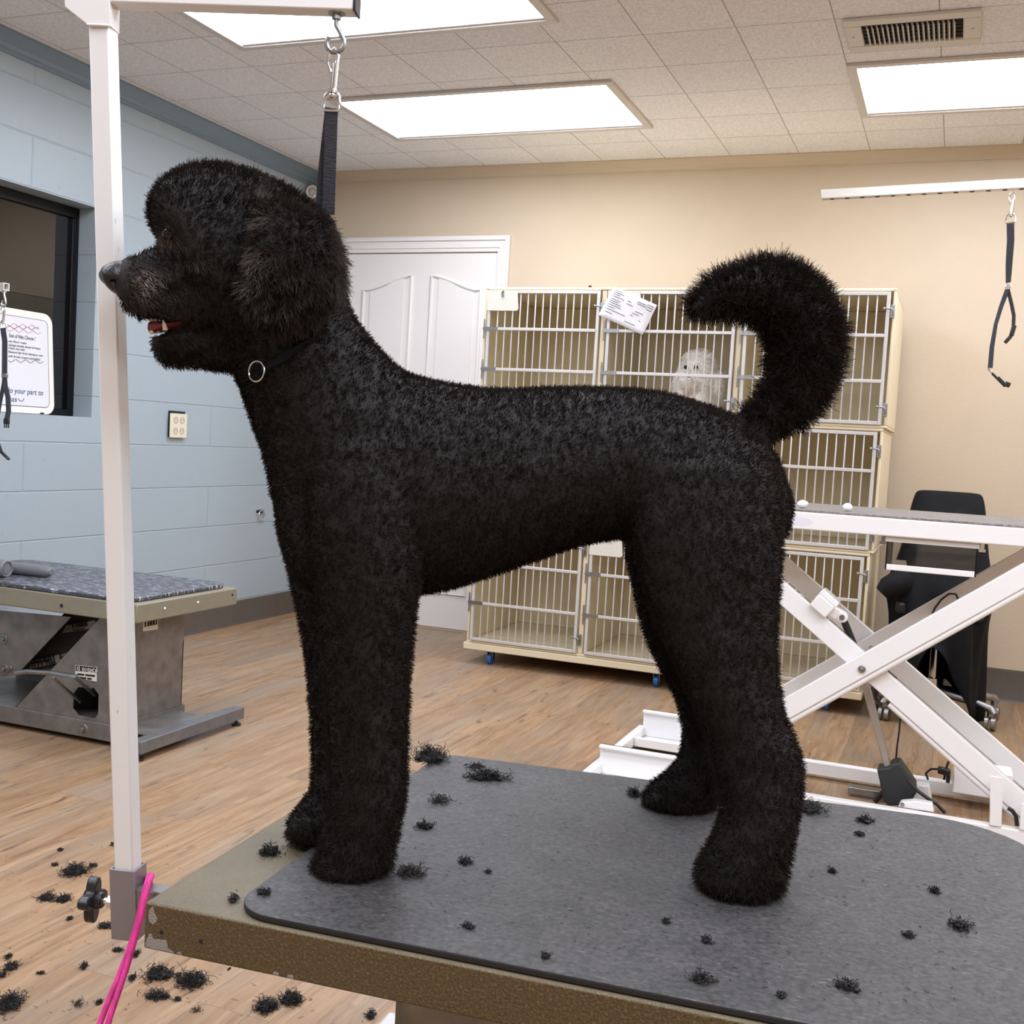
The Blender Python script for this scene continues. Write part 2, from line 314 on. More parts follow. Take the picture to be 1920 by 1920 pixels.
# ------------------------------------------------------------------ helpers: geometry
ORG = {}
class MB:
    def __init__(s): s.v = []; s.f = []; s.m = []
    def add(s, vs, fs, mi=0):
        o = len(s.v); s.v += [Vector(v) for v in vs]; s.f += [tuple(i + o for i in f) for f in fs]; s.m += [mi] * len(fs); return s
    def hexa(s, P, mi=0):   # 8 corners: bottom loop 0-3, top loop 4-7
        return s.add(P, [(3, 2, 1, 0), (4, 5, 6, 7), (0, 1, 5, 4), (1, 2, 6, 5), (2, 3, 7, 6), (3, 0, 4, 7)], mi)
    def box(s, lo, hi, mi=0):
        (a, b, c), (d, e, g) = lo, hi
        return s.hexa([(a, b, c), (d, b, c), (d, e, c), (a, e, c), (a, b, g), (d, b, g), (d, e, g), (a, e, g)], mi)
    def obox(s, c, ax, ay, az, mi=0):  # centre + half-axis vectors
        c, ax, ay, az = map(Vector, (c, ax, ay, az))
        return s.hexa([c - ax - ay - az, c + ax - ay - az, c + ax + ay - az, c - ax + ay - az, c - ax - ay + az, c + ax - ay + az, c + ax + ay + az, c - ax + ay + az], mi)
    def beam(s, p0, p1, w, h, side=None, mi=0):  # bar with section w (along side) x h
        p0, p1 = Vector(p0), Vector(p1); d = (p1 - p0).normalized()
        sd = Vector(side) if side is not None else (Vector((0, 0, 1)).cross(d) if abs(d.z) < .95 else Vector((1, 0, 0)))
        sd = (sd - d * (sd @ d)).normalized(); up = d.cross(sd)
        return s.obox((p0 + p1) / 2, d * ((p1 - p0).length / 2), sd * (w / 2), up * (h / 2), mi)
    def prism(s, poly, vec, mi=0):
        n = len(poly); P = [Vector(p) for p in poly]; v = Vector(vec)
        return s.add(P + [p + v for p in P], [tuple(range(n - 1, -1, -1)), tuple(range(n, 2 * n))] + [(i, (i + 1) % n, n + (i + 1) % n, n + i) for i in range(n)], mi)
    def tube(s, pts, r, n=10, closed=False, mi=0, rs=None):
        P = [Vector(p) for p in pts]; m = len(P); T = []
        for i in range(m):
            a = P[(i - 1) % m] if (closed or i > 0) else P[i]; b = P[(i + 1) % m] if (closed or i < m - 1) else P[i]
            T.append((b - a).normalized())
        u = T[0].orthogonal().normalized(); vs = []
        for i in range(m):
            u = (u - T[i] * (u @ T[i])).normalized(); w = T[i].cross(u); rr = rs[i] if rs else r
            vs += [P[i] + rr * (math.cos(2 * math.pi * k / n) * u + math.sin(2 * math.pi * k / n) * w) for k in range(n)]
        fs = [(i * n + k, i * n + (k + 1) % n, ((i + 1) % m) * n + (k + 1) % n, ((i + 1) % m) * n + k) for i in range(m if closed else m - 1) for k in range(n)]
        if not closed: fs += [tuple(range(n - 1, -1, -1)), tuple((m - 1) * n + k for k in range(n))]
        return s.add(vs, fs, mi)
    def cyl(s, p0, p1, r, n=20, r2=None, mi=0): return s.tube([p0, p1], r, n, mi=mi, rs=[r, r2 if r2 is not None else r])
    def strip(s, pts, side, w, t, mi=0, ws=None):   # webbing: ribbon of width w and thickness t along pts
        P = [Vector(p) for p in pts]; m = len(P); vs = []
        for i in range(m):
            d = (P[min(i + 1, m - 1)] - P[max(i - 1, 0)]).normalized()
            sd = Vector(side[i] if isinstance(side, list) else side); sd = (sd - d * (sd @ d)).normalized(); nn = d.cross(sd)
            ww = ws[i] if ws else w
            vs += [P[i] - sd * ww / 2 - nn * t / 2, P[i] + sd * ww / 2 - nn * t / 2, P[i] + sd * ww / 2 + nn * t / 2, P[i] - sd * ww / 2 + nn * t / 2]
        fs = [(4 * i + k, 4 * i + (k + 1) % 4, 4 * i + 4 + (k + 1) % 4, 4 * i + 4 + k) for i in range(m - 1) for k in range(4)]
        fs += [(3, 2, 1, 0), tuple(4 * (m - 1) + k for k in range(4))]
        return s.add(vs, fs, mi)
    def sphere(s, c, rx, ry=None, rz=None, n=16, m=10, axes=None, mi=0):
        ry = ry or rx; rz = rz or rx; c = Vector(c); A = axes or (Vector((1, 0, 0)), Vector((0, 1, 0)), Vector((0, 0, 1)))
        vs = [c + A[2] * rz]
        for i in range(1, m):
            t = math.pi * i / m
            vs += [c + A[0] * (rx * math.sin(t) * math.cos(2 * math.pi * k / n)) + A[1] * (ry * math.sin(t) * math.sin(2 * math.pi * k / n)) + A[2] * (rz * math.cos(t)) for k in range(n)]
        vs.append(c - A[2] * rz); e = len(vs) - 1
        fs = [(0, 1 + k, 1 + (k + 1) % n) for k in range(n)]
        for i in range(m - 2): fs += [(1 + i * n + k, 1 + (i + 1) * n + k, 1 + (i + 1) * n + (k + 1) % n, 1 + i * n + (k + 1) % n) for k in range(n)]
        fs += [(e, 1 + (m - 2) * n + (k + 1) % n, 1 + (m - 2) * n + k) for k in range(n)]
        return s.add(vs, fs, mi)
    def build(s, name, mat, parent=None, bevel=0, seg=2, smooth=40, sub=0):
        org = Vector(ORG.get(parent.name, (0, 0, 0))) if parent else Vector((0, 0, 0))
        return s._mk(name, mat, parent, org, bevel, seg, smooth, sub)
    def build_at(s, name, mat, org, bevel=0, seg=2, smooth=40, sub=0):   # a thing that is one mesh, origin at its base
        return s._mk(name, mat, None, Vector(org), bevel, seg, smooth, sub, True)
    def _mk(s, name, mat, parent, org, bevel, seg, smooth, sub, loc=False):
        me = bpy.data.meshes.new(name); me.from_pydata([tuple(v - org) for v in s.v], [], s.f)
        for mm in (mat if isinstance(mat, (list, tuple)) else [mat]): me.materials.append(mm)
        if any(s.m): me.polygons.foreach_set('material_index', s.m)
        bm = bmesh.new(); bm.from_mesh(me); bmesh.ops.recalc_face_normals(bm, faces=bm.faces); bm.to_mesh(me); bm.free()
        if smooth:
            me.polygons.foreach_set('use_smooth', [True] * len(me.polygons)); me.set_sharp_from_angle(angle=math.radians(smooth))
        o = bpy.data.objects.new(name, me); COL.objects.link(o)
        if bevel:
            bv = o.modifiers.new('bevel', 'BEVEL'); bv.width = bevel; bv.segments = seg; bv.limit_method = 'ANGLE'; bv.angle_limit = math.radians(35)
        if sub:
            sd = o.modifiers.new('smooth', 'SUBSURF'); sd.levels = sub; sd.render_levels = sub
        if parent: o.parent = parent
        if loc: o.location = org
        ORG[o.name] = tuple(org)
        return o
def tag(o, label, cat, group=None):
    o['label'] = label; o['category'] = cat
    if group: o['group'] = group
    return o
def struct(o): o['kind'] = 'structure'; return o
def thing(name, loc, label, cat, group=None):
    o = bpy.data.objects.new(name, None); COL.objects.link(o); o.location = loc; o.empty_display_size = .05
    ORG[o.name] = tuple(loc); return tag(o, label, cat, group)
def text(body, size, org, xd, yd, mat, name, parent, ext=.0004, shear=0, align='LEFT', width=None):
    cu = bpy.data.curves.new(name, 'FONT'); cu.body = body; cu.size = size; cu.extrude = ext; cu.shear = shear; cu.align_x = align
    tmp = bpy.data.objects.new(name, cu); COL.objects.link(tmp)
    dg = bpy.context.evaluated_depsgraph_get(); me = bpy.data.meshes.new_from_object(tmp.evaluated_get(dg))
    bpy.data.objects.remove(tmp); bpy.data.curves.remove(cu)
    xd = Vector(xd).normalized(); yd = Vector(yd); yd = (yd - xd * (yd @ xd)).normalized(); zd = xd.cross(yd)
    sx = 1
    if width and len(me.vertices):
        w = max(v.co.x for v in me.vertices) - min(v.co.x for v in me.vertices); sx = width / w
    o = Vector(org); po = Vector(ORG.get(parent.name, (0, 0, 0)))
    for v in me.vertices: v.co = o + xd * v.co.x * sx + yd * v.co.y + zd * v.co.z - po
    me.materials.clear(); me.materials.append(mat)
    ob = bpy.data.objects.new(name, me); COL.objects.link(ob); ob.parent = parent; ORG[ob.name] = tuple(po)
    return ob
def bez(p0, p1, p2, p3, n=12):
    p0, p1, p2, p3 = map(Vector, (p0, p1, p2, p3))
    return [p0 * (1 - t) ** 3 + 3 * p1 * t * (1 - t) ** 2 + 3 * p2 * t * t * (1 - t) + p3 * t ** 3 for t in [i / n for i in range(n + 1)]]
def circ(c, a, b, r, n=24, t0=0, t1=2 * math.pi, closed=True):
    c, a, b = Vector(c), Vector(a), Vector(b); k = n if closed else n + 1
    return [c + r * (math.cos(t0 + (t1 - t0) * i / n) * a + math.sin(t0 + (t1 - t0) * i / n) * b) for i in range(k)]
Xv, Yv, Zv = Vector((1, 0, 0)), Vector((0, 1, 0)), Vector((0, 0, 1))
# ------------------------------------------------------------------ the room shell
def wall(name, boxes, mat):
    m = MB()
    for lo, hi in boxes: m.box(lo, hi)
    return struct(m.build(name, mat, smooth=0))
wall('floor', [((-L - .3, YF - .1, -.1), (XR + .1, D + .1, 0))], M['floor'])
wall('ceiling', [((-L - .3, YF - .1, H), (XR + .1, D + .1, H + .1))], M['tile'])
WY0, WY1, WZ0, WZ1 = 2.30, 3.885, 1.058, 1.956          # window opening in the left wall
wall('wall_left', [((-L - .25, YF - .1, 0), (-L, D + .1, WZ0)), ((-L - .25, YF - .1, WZ1), (-L, D + .1, H)),
                   ((-L - .25, YF - .1, WZ0), (-L, WY0, WZ1)), ((-L - .25, WY1, WZ0), (-L, D + .1, WZ1))], M['block'])
wall('wall_back', [((-L, D, 0), (XR + .1, D + .1, H))], M['beige'])
wall('wall_right', [((XR, YF - .1, 0), (XR + .1, D, H))], M['beige'])
wall('wall_front', [((-L, YF - .1, 0), (XR, YF, H))], M['beige'])
# cove bases
def base(name, P, vec, nrm, h):
    nrm = Vector(nrm); P = Vector(P); z = Zv
    prof = [P, P + nrm * .016, P + nrm * .010 + z * .012, P + nrm * .006 + z * h * .9, P + nrm * .003 + z * h, P + z * h]
    m = MB(); m.prism(prof, vec); return struct(m.build(name, M['cove'], smooth=50))
base('baseboard_left', (-L, YF, 0), (0, D - YF, 0), (1, 0, 0), .128)
base('baseboard_back', (-2.28, D, 0), (XR + 2.28, 0, 0), (0, -1, 0), .145)
# crown mouldings
def crown(name, P, vec, nrm, mat, s=1.0):
    nrm = Vector(nrm); P = Vector(P); z = -Zv
    q = [(0, 0), (.050, 0), (.050, .008), (.040, .016), (.034, .030), (.020, .042), (.016, .054), (.008, .060), (.008, .070), (0, .070)]
    m = MB(); m.prism([P + nrm * a * s + z * b * s for a, b in q], vec); return struct(m.build(name, mat, smooth=30))
crown('trim_1', (-L, YF, H), (0, D - YF, 0), (1, 0, 0), M['blue'], 1.1)
crown('trim_2', (-L + .02, D, H), (XR + L - .02, 0, 0), (0, -1, 0), M['beige'], .8)

# window: black metal frame set back in the block, dark pane
XF = -3.612
w = thing('window_1', (XF, 3.1, WZ0), 'dark interior window in a black metal frame in the blue block wall', 'window'); struct(w)
m = MB(); fw_ = .038
m.box((XF - .03, WY0, WZ0), (XF, WY1, WZ0 + .03)); m.box((XF - .03, WY0, WZ1 - .045), (XF, WY1, WZ1))
m.box((XF - .03, WY1 - fw_, WZ0 + .03), (XF, WY1, WZ1 - .045)); m.box((XF - .03, WY0, WZ0 + .03), (XF, WY0 + fw_, WZ1 - .045))
m.build('window_frame', M['blackmetal'], w, bevel=.003)
m = MB(); m.box((XF - .022, WY0 + fw_, WZ0 + .03), (XF - .016, WY1 - fw_, WZ1 - .045)); m.build('pane', M['pane'], w)
m = MB(); m.box((XF - .14, WY0 - .02, WZ0 - .02), (XF - .05, WY1 + .02, WZ1 + .02)); m.build('backing', M['dark'], w)

# white panelled door with its casing in the back wall
DXR = -2.357; DXL = DXR - .90; DZ = 2.055
d = thing('door_1', ((DXL + DXR) / 2, D, 0), 'white moulded door with arched panels in a white casing', 'door'); struct(d)
m = MB()
def frame_u(o_, i_, zo, zi, y0, y1):     # one inverted U of moulding: outer / inner offsets from the opening
    m.prism([(DXL - o_, D - y0, 0), (DXL - o_, D - y0, DZ + zo), (DXR + o_, D - y0, DZ + zo), (DXR + o_, D - y0, 0), (DXR + i_, D - y0, 0), (DXR + i_, D - y0, DZ + zi), (DXL - i_, D - y0, DZ + zi), (DXL - i_, D - y0, 0)], (0, y0 - y1, 0))
frame_u(.068, .002, .092, .006, .018, 0); frame_u(.058, .046, .080, .066, .028, .018); frame_u(.034, .014, .052, .026, .024, .018)
m.build('casing', M['white'], d, bevel=.004)
m = MB(); m.box((DXL, D - .006, .012), (DXR, D, DZ)); m.build('door_leaf', M['door'], d)
def panel_outline(x0, x1, z0, zs, zp, high_right):   # arched top rising to one side
    P = [(x0, z0), (x1, z0)]
    n = 12; top = []
    for i in range(n + 1):
        t = i / n; s = t * t * (3 - 2 * t)
        top.append((x0 + (x1 - x0) * t, zs + (zp - zs) * (s if high_right else 1 - s)))
    return P + top[::-1]
def inset(P, k):
    cx = sum(p[0] for p in P) / len(P); cz = sum(p[1] for p in P) / len(P)
    w_ = max(p[0] for p in P) - min(p[0] for p in P); h_ = max(p[1] for p in P) - min(p[1] for p in P)
    return [(cx + (p[0] - cx) * (1 - 2 * k / w_), cz + (p[1] - cz) * (1 - 2 * k / h_)) for p in P]
pl = onY(683, 544, D).x; pr = onY(774, 518, D).x; ql = onY(811, 518, D).x; qr = onY(903, 549, D).x
zp = onY(774, 518, D).z; zs = onY(683, 544, D).z
for (x0, x1, hr) in ((pl, pr, True), (ql, qr, False)):
    m = MB()
    for (z0, z1, zt_) in ((.98, zs, zp), (.20, .80, .80)):
        o = panel_outline(x0, x1, z0, z1, zt_, hr)
        m.tube([(x, D - .007, z) for x, z in o], .010, 8, closed=True)
        i_ = inset(o, .045); m.prism([(x, D - .006, z) for x, z in i_], (0, -.007, 0))
    m.build('raised_panel', M['door'], d, bevel=.006, smooth=30)

# ceiling lights on the tile grid (the three in view first, then the rest of the room's and an added row)
def light(x0, y0, label):
    wx, wy = 1.30, .665
    t = thing('ceiling_light', (x0 + wx / 2, y0 + wy / 2, H), label, 'ceiling light', 'fluorescent ceiling lights')
    m = MB(); a = .035
    m.box((x0, y0, H - .012), (x0 + wx, y0 + a, H)); m.box((x0, y0 + wy - a, H - .012), (x0 + wx, y0 + wy, H))
    m.box((x0, y0 + a, H - .012), (x0 + a, y0 + wy - a, H)); m.box((x0 + wx - a, y0 + a, H - .012), (x0 + wx, y0 + wy - a, H))
    m.box((x0 + a, y0 + a, H - .007), (x0 + wx - a, y0 + a + .014, H)); m.box((x0 + a, y0 + wy - a - .014, H - .007), (x0 + wx - a, y0 + wy - a, H))
    m.build('frame', M['lampframe'], t, bevel=.003)
    m = MB(); m.box((x0 + a, y0 + a, H - .004), (x0 + wx - a, y0 + wy - a, H - .001)); m.m = [1, 0, 0, 0, 0, 0][:]
    m.m = [0] + [1] * 5; m.build('diffuser', [M['lamp'], M['lampframe']], t, smooth=0)
light(-2.685, 4.345, 'long fluorescent ceiling light in front of the white door, above the dog')
light(-.487, 4.345, 'fluorescent ceiling light below the air vent, cut by the frame edge')
light(-2.685, 3.05, 'bright ceiling light behind the white grooming arm and its hook')
light(-2.685, 1.75, 'ceiling light above the window with the whiteboard')
light(-.487, 1.75, 'ceiling light straight above the dog and its table')
light(1.1, 1.75, 'ceiling light over the right end of the rubber matted table')
light(1.1, 4.345, 'ceiling light beyond the white lifting table by the right wall')
light(-2.685, .45, 'unseen ceiling light added between the camera and the blue wall')  # unseen row continuing the grid, added to light front faces
light(-.487, .45, 'unseen ceiling light added straight above the camera')
light(1.1, .45, 'unseen ceiling light added to the right of the camera')
light(-2.685, -.8, 'ceiling light behind the camera on the window side')
light(.3, -.8, 'ceiling light behind the camera in the middle of the room')

# air vent
c0 = onZ(1585, 36, H); c1 = onZ(1842, 11, H); c2 = onZ(1834, 75, H); c3 = onZ(1594, 91, H)
vx0, vx1, vy0, vy1 = -.462, -.034, 3.905, 4.205
t = thing('air_vent', ((vx0 + vx1) / 2, (vy0 + vy1) / 2, H), 'cream metal ceiling air vent with dark slots', 'air vent')
m = MB(); a = .055; h = .012
m.box((vx0, vy0, H - h), (vx1, vy0 + a, H)); m.box((vx0, vy1 - a, H - h), (vx1, vy1, H)); m.box((vx0, vy0 + a, H - h), (vx0 + a, vy1 - a, H)); m.box((vx1 - a, vy0 + a, H - h), (vx1, vy1 - a, H))
m.build('frame', M['vent'], t, bevel=.004)
m = MB(); m.box((vx0 + a, vy0 + a, H - .001), (vx1 - a, vy1 - a, H - .0002))
for k in range(5): m.box((vx0 + a, vy0 + .07 + .032 * k, H - .004), (vx1 - a, vy0 + .078 + .032 * k, H - .001))
m.build('backing', M['dark'], t)
m = MB()
for k in range(18):
    x = vx0 + a + .018 + k * (vx1 - vx0 - 2 * a - .03) / 18
    m.obox((x, (vy0 + vy1) / 2 + .012, H - .008), (.0016, 0, .0012), (0, (vy1 - vy0) / 2 - a - .010, 0), (-.003, 0, .006))
m.build('slats', M['vent'], t)
for x in (vx0 + .025, vx1 - .025):
    m = MB(); m.cyl((x, 4.055, H - h - .002), (x, 4.055, H - h), .004, 8); m.build('screw', M['steel'], t)

# power outlet, tie ring and round alarm on the walls
p = onX(329, 798, -L); w_, h_ = .062, .058
t = thing('power_outlet', p, 'almond four socket power outlet on the blue block wall', 'outlet')
m = MB(); m.box((-L, p.y - w_ + .006, p.z - h_ + .004), (-L + .014, p.y + w_ - .010, p.z + h_ + .012)); m.build('back_box', M['black'], t)
m = MB(); m.box((-L + .014, p.y - w_, p.z - h_), (-L + .020, p.y + w_, p.z + h_)); m.build('cover_plate', M['outlet'], t, bevel=.002)
for dy in (-.024, .024):
    for dz in (-.026, .026):
        m = MB(); m.tube(circ((-L + .0205, p.y + dy, p.z + dz), Yv, Zv, .015, 18), .0008, 5, closed=True)
        m.box((-L + .020, p.y + dy - .007, p.z + dz - .002), (-L + .0208, p.y + dy - .005, p.z + dz + .007)); m.box((-L + .020, p.y + dy + .005, p.z + dz - .002), (-L + .0208, p.y + dy + .007, p.z + dz + .007))
        m.cyl((-L + .020, p.y + dy, p.z + dz - .008), (-L + .0208, p.y + dy, p.z + dz - .008), .002, 8)
        m.build('socket', M['ink'], t)
p = onX(487, 963, -L)
t = thing('tie_ring', p, 'small steel tie ring on the blue block wall by the dog\'s chest', 'ring')
m = MB(); m.box((-L, p.y - .035, p.z + .006), (-L + .005, p.y + .035, p.z + .020)); m.cyl((-L, p.y, p.z + .012), (-L + .014, p.y, p.z + .012), .010, 12); m.build('bracket', M['black'], t, bevel=.002)
m = MB(); m.tube(circ((-L + .012, p.y, p.z - .008), Yv, Zv, .026, 28), .0035, 8, closed=True); m.build('ring', M['chrome'], t)
p = onY(594, 360, D - .06)
t = thing('round_alarm', p, 'small round white alarm high in the corner by the strap', 'alarm')
m = MB(); m.cyl((p.x, D - .11, p.z - .01), (p.x, D, p.z), .030, 24); m.build('housing', M['beige'], t, bevel=.006)
m = MB(); m.tube(circ((p.x, D - .112, p.z - .01), Xv, Zv, .030, 28), .008, 8, closed=True); m.build('rim', M['white'], t)
m = MB(); m.sphere((p.x, D - .108, p.z - .01), .022, .012, .022); m.build('lens', M['lampframe'], t)

# ------------------------------------------------------------------ whiteboard leaning in the window
WX = -3.575
b0 = onX(100, 778, WX); tr = onX(97, 594, WX - .02); zb, ztop = WZ0 + .001, onX(60, 583, WX).z
by1 = b0.y - .002; by0 = by1 - .62; lean = .030
def wbp(y, z, off=0):    # point on the face
    k = (z - zb) / (ztop - zb); return Vector((WX + .010 - lean * k + off, y, z))
t = thing('whiteboard', wbp((by0 + by1) / 2, zb), 'whiteboard with handwritten chore list standing in the dark window', 'whiteboard')
def rrect(y0, y1, z0, z1, r, off, n=6):
    out = []
    for (cy, cz, a0) in ((y1 - r, z1 - r, 0), (y0 + r, z1 - r, 90), (y0 + r, z0 + r, 180), (y1 - r, z0 + r, 270)):
        for i in range(n + 1):
            a_ = math.radians(a0 + 90 * i / n); out.append(wbp(cy + r * math.cos(a_), cz + r * math.sin(a_), off))
    return out
m = MB(); m.prism(rrect(by0, by1, zb, ztop, .045, -.012), (.012, 0, 0)); m.build('frame', M['wbframe'], t, bevel=.003)
m = MB(); m.prism(rrect(by0 + .03, by1 - .03, zb + .03, ztop - .03, .022, .0004), (.0008, 0, 0)); m.build('face', M['wb'], t)
wl = rrect(by0 + .03, by1 - .03, zb + .03, ztop - .03, .022, .001); m = MB(); m.tube(wl, .0012, 5, closed=True); m.build('groove', M['ink'], t)
xd = wbp(1, zb) - wbp(0, zb); yd = wbp(0, ztop) - wbp(0, zb)
def wpix(px, py): q = onX(px, py, WX + .0); q = onX(px, py, wbp(0, q.z).x + .0022); return q
def wtext(s, px, py, px2, size, mat, rows='handwriting'):
    a_ = wpix(px, py); b_ = wpix(px2, py); return text(s, size, a_, xd, yd, mat, rows, t, .0002, .15, width=abs(b_.y - a_.y))
wtext('End of Nite Chores !', 17, 632, 66, .022, M['ink'])
for s, py, x2 in (('can floor mats', 641, 49), ('change towels ahead of loans', 648, 75), ('Clean out tubs', 654, 46), ('Remove hair from shampoo rack', 661, 80), ('soft brush covers (monthly)', 669, 75)):
    wtext(s, 15.5, py, x2, .013, M['ink'])
wtext('do your part to', 12, 736, 80, .032, M['inkblue']); wtext('eas', 14, 752, 31, .030, M['inkblue'])
m = MB(); m.tube([wpix(35 + 5 * (1 - math.cos(a_)), 747 + 5 * math.sin(a_)) for a_ in [math.pi * i / 10 for i in range(11)]], .0012, 5); m.build('smile', M['inkblue'], t)
for (x0, x1, y, amp, mt, slope) in ((14, 73, 608, 2.4, 'inkpink', .08), (14, 76, 618, 2.6, 'inkpink', .10), (14, 73, 613, -2.4, 'ink', .06), (16, 81, 676, 2.6, 'ink', .04)):
    m = MB(); m.tube([wpix(x0 + (x1 - x0) * i / 36, y + slope * (x1 - x0) * i / 36 + amp * math.sin(i * .62)) for i in range(37)], .0009, 4); m.build('wavy_line', M[mt], t)
m = MB(); q = wpix(79, 775); m.box((q.x, q.y - .010, q.z - .003), (q.x + .001, q.y + .010, q.z + .003)); m.build('maker_mark', M['inkblack'], t)

# ------------------------------------------------------------------ cage bank
CY = 4.84; CX0, CX1 = -2.092, -.280; CD = .66
dolly = thing('cage_dolly', ((CX0 + CX1) / 2, CY + CD / 2, 0), 'cream rolling platform on blue casters under the cages', 'dolly')
m = MB(); m.box((CX0 - .012, CY - .008, .068), (CX1 - .012, CY + CD, .100)); m.build('platform', M['cage'], dolly, bevel=.004)
def caster(x, y):
    f = MB(); f.box((x - .018, y - .03, .062), (x + .018, y + .03, .068)); f.box((x - .015, y - .014, .022), (x - .012, y + .014, .066)); f.box((x + .012, y - .014, .022), (x + .015, y + .014, .066))
    fo = f.build('caster', M['steel'], dolly, bevel=.001)
    wm = MB(); wm.cyl((x - .010, y, .0265), (x + .010, y, .0265), .0262, 24); wm.cyl((x - .014, y, .0265), (x + .014, y, .0265), .006, 10)
    wm.build('wheel', M['bluewheel'], fo, bevel=.003)
for x in (-1.981, -1.173, -.435):
    caster(x, CY + .045); caster(x, CY + CD - .06)
tiers = [(.1005, .680, -.302, 'bottom'), (.6805, 1.1965, -.288, 'middle'), (1.197, 1.766, -.277, 'top')]
seps = [(-1.528, -.912), (-1.520, -.908), (-1.514, -.905)]
def make_tier(z0, z1, xr, sep, which):
    xl = CX0
    lab = {'top': 'top cream cage unit with three barred doors and a white dog inside', 'middle': 'middle cream cage unit half hidden behind the black dog\'s body', 'bottom': 'bottom cream cage unit standing on the rolling platform'}[which]
    t = thing('cage_unit', ((xl + xr) / 2, CY + CD / 2, z0), lab, 'cage', 'stacked grooming cages')
    m = MB(); s = .012
    m.box((xl, CY, z0), (xr, CY + CD, z0 + s)); m.box((xl, CY, z1 - s), (xr, CY + CD, z1))
    m.box((xl, CY + CD - s, z0 + s), (xr, CY + CD, z1 - s))
    for x in (xl, xr - s): m.box((x, CY, z0 + s), (x + s, CY + CD, z1 - s))
    for x in sep: m.box((x - s, CY + .004, z0 + s), (x + s, CY + CD - s, z1 - s))
    m.build('shell', M['cage'], t, bevel=.004)
    bounds = [xl] + list(sep) + [xr]
    for k in range(3):
        x0 = bounds[k] + (.020 if k == 0 else .022); x1 = bounds[k + 1] - (.022 if k == 2 else .016)
        a, b = z0 + .014, z1 - .016; yd_ = CY - .012; fwid = .014
        m = MB()
        m.box((x0, yd_, a), (x0 + fwid, yd_ + .014, b)); m.box((x1 - fwid, yd_, a), (x1, yd_ + .014, b))
        m.box((x0 + fwid, yd_, a), (x1 - fwid, yd_ + .014, a + fwid)); m.box((x0 + fwid, yd_, b - fwid), (x1 - fwid, yd_ + .014, b))
        n = round((x1 - x0 - 2 * fwid) / .0362)
        for i in range(1, n):
            x = x0 + fwid + (x1 - x0 - 2 * fwid) * i / n; m.cyl((x, yd_ + .007, a + fwid), (x, yd_ + .007, b - fwid), .0034, 8)
        rails = [a + (b - a) * q for q in (.327, .671)]
        for z in rails: m.box((x0 + fwid - .002, yd_ - .007, z - .0065), (x1 - fwid + .002, yd_, z + .0065))
        dr = m.build('barred_door', M['bars'], t, bevel=.0015)
        for z in rails:
            m = MB(); m.box((x0 - .012, yd_ - .010, z - .008), (x0 + .060, yd_ - .0072, z + .008)); m.cyl((x0 + .02, yd_ - .011, z), (x0 + .02, yd_ - .009, z), .004, 8)
            m.cyl((x0 - .012, yd_ + .001, z - .045), (x0 - .012, yd_ + .001, z + .045), .0035, 8); m.cyl((x0 - .012, yd_ - .009, z), (x0 - .012, yd_ + .002, z), .004, 8)
            m.build('hinge', M['steel'], dr)
        for z in (a + .062, b - .078):
            m = MB(); m.box((x1 + .003, CY - .008, z - .026), (x1 + .020, CY - .0005, z + .026)); m.tube([(x1 - .02, yd_ - .004, z + .010), (x1 + .004, yd_ - .006, z + .010), (x1 + .012, yd_ - .006, z + .004), (x1 + .012, yd_ - .004, z - .018)], .003, 8)
            m.sphere((x1 - .021, yd_ - .004, z + .010), .006)
            m.build('latch', M['steel'], dr, bevel=.001)
        m = MB(); P = []
        px0, px1, pz0, pz1, r = x0 - .001, x0 + .155, b - .094, b, .012
        for (cx, cz, a0) in ((px1 - r, pz1 - .003, 0), (px0 + .003, pz1 - .003, 90), (px0 + .003, pz0 + .003, 180), (px1 - r, pz0 + r, 270)):
            rr = r if a0 == 270 else .003
            for i in range(5): a_ = math.radians(a0 + 22.5 * i); P.append((cx + rr * math.cos(a_), yd_ - .004, cz + rr * math.sin(a_)))
        m.prism(P, (0, .0025, 0)); ph = m.build('card_holder', M['plate'], dr)
        m = MB(); cx = (px0 + px1) / 2 - .002; m.box((cx - .006, yd_ - .009, pz1 - .030), (cx + .006, yd_ - .005, pz1 - .006)); m.cyl((cx - .003, yd_ - .010, pz1 - .012), (cx + .006, yd_ - .012, pz1 - .003), .003, 8)
        m.build('clip', M['steel'], ph, bevel=.001)
    return t
for (z0, z1, xr, which), sp in zip(tiers, seps): make_tier(z0, z1, xr, sp, which)
# paper slip hanging from the middle top clip
YP = CY - .030
pc = [onY(*q, YP) for q in ((1152, 537), (1232, 572), (1205, 628), (1123, 591))]
t = thing('paper_slip', (pc[2] + pc[3]) / 2, 'crooked white paper form clipped to the top middle cage door', 'paper')
m = MB(); g = 8; vs = []; fs = []
for i in range(g + 1):
    for j in range(g + 1):
        u, v = i / g, j / g; q = (pc[0] * (1 - u) + pc[1] * u) * (1 - v) + (pc[3] * (1 - u) + pc[2] * u) * v
        vs.append(q + Vector((0, -.004 * math.sin(3 * u + 2 * v) - .006 * v * v, 0)))
fs = [(i * (g + 1) + j, i * (g + 1) + j + 1, (i + 1) * (g + 1) + j + 1, (i + 1) * (g + 1) + j) for i in range(g) for j in range(g)]
m.add(vs, fs); po = m.build('sheet', M['paper'], t, smooth=60); sdm = po.modifiers.new('thick', 'SOLIDIFY'); sdm.thickness = .0006; sdm.offset = 1
ex = (pc[1] - pc[0]); ey = (pc[3] - pc[0])
m = MB()
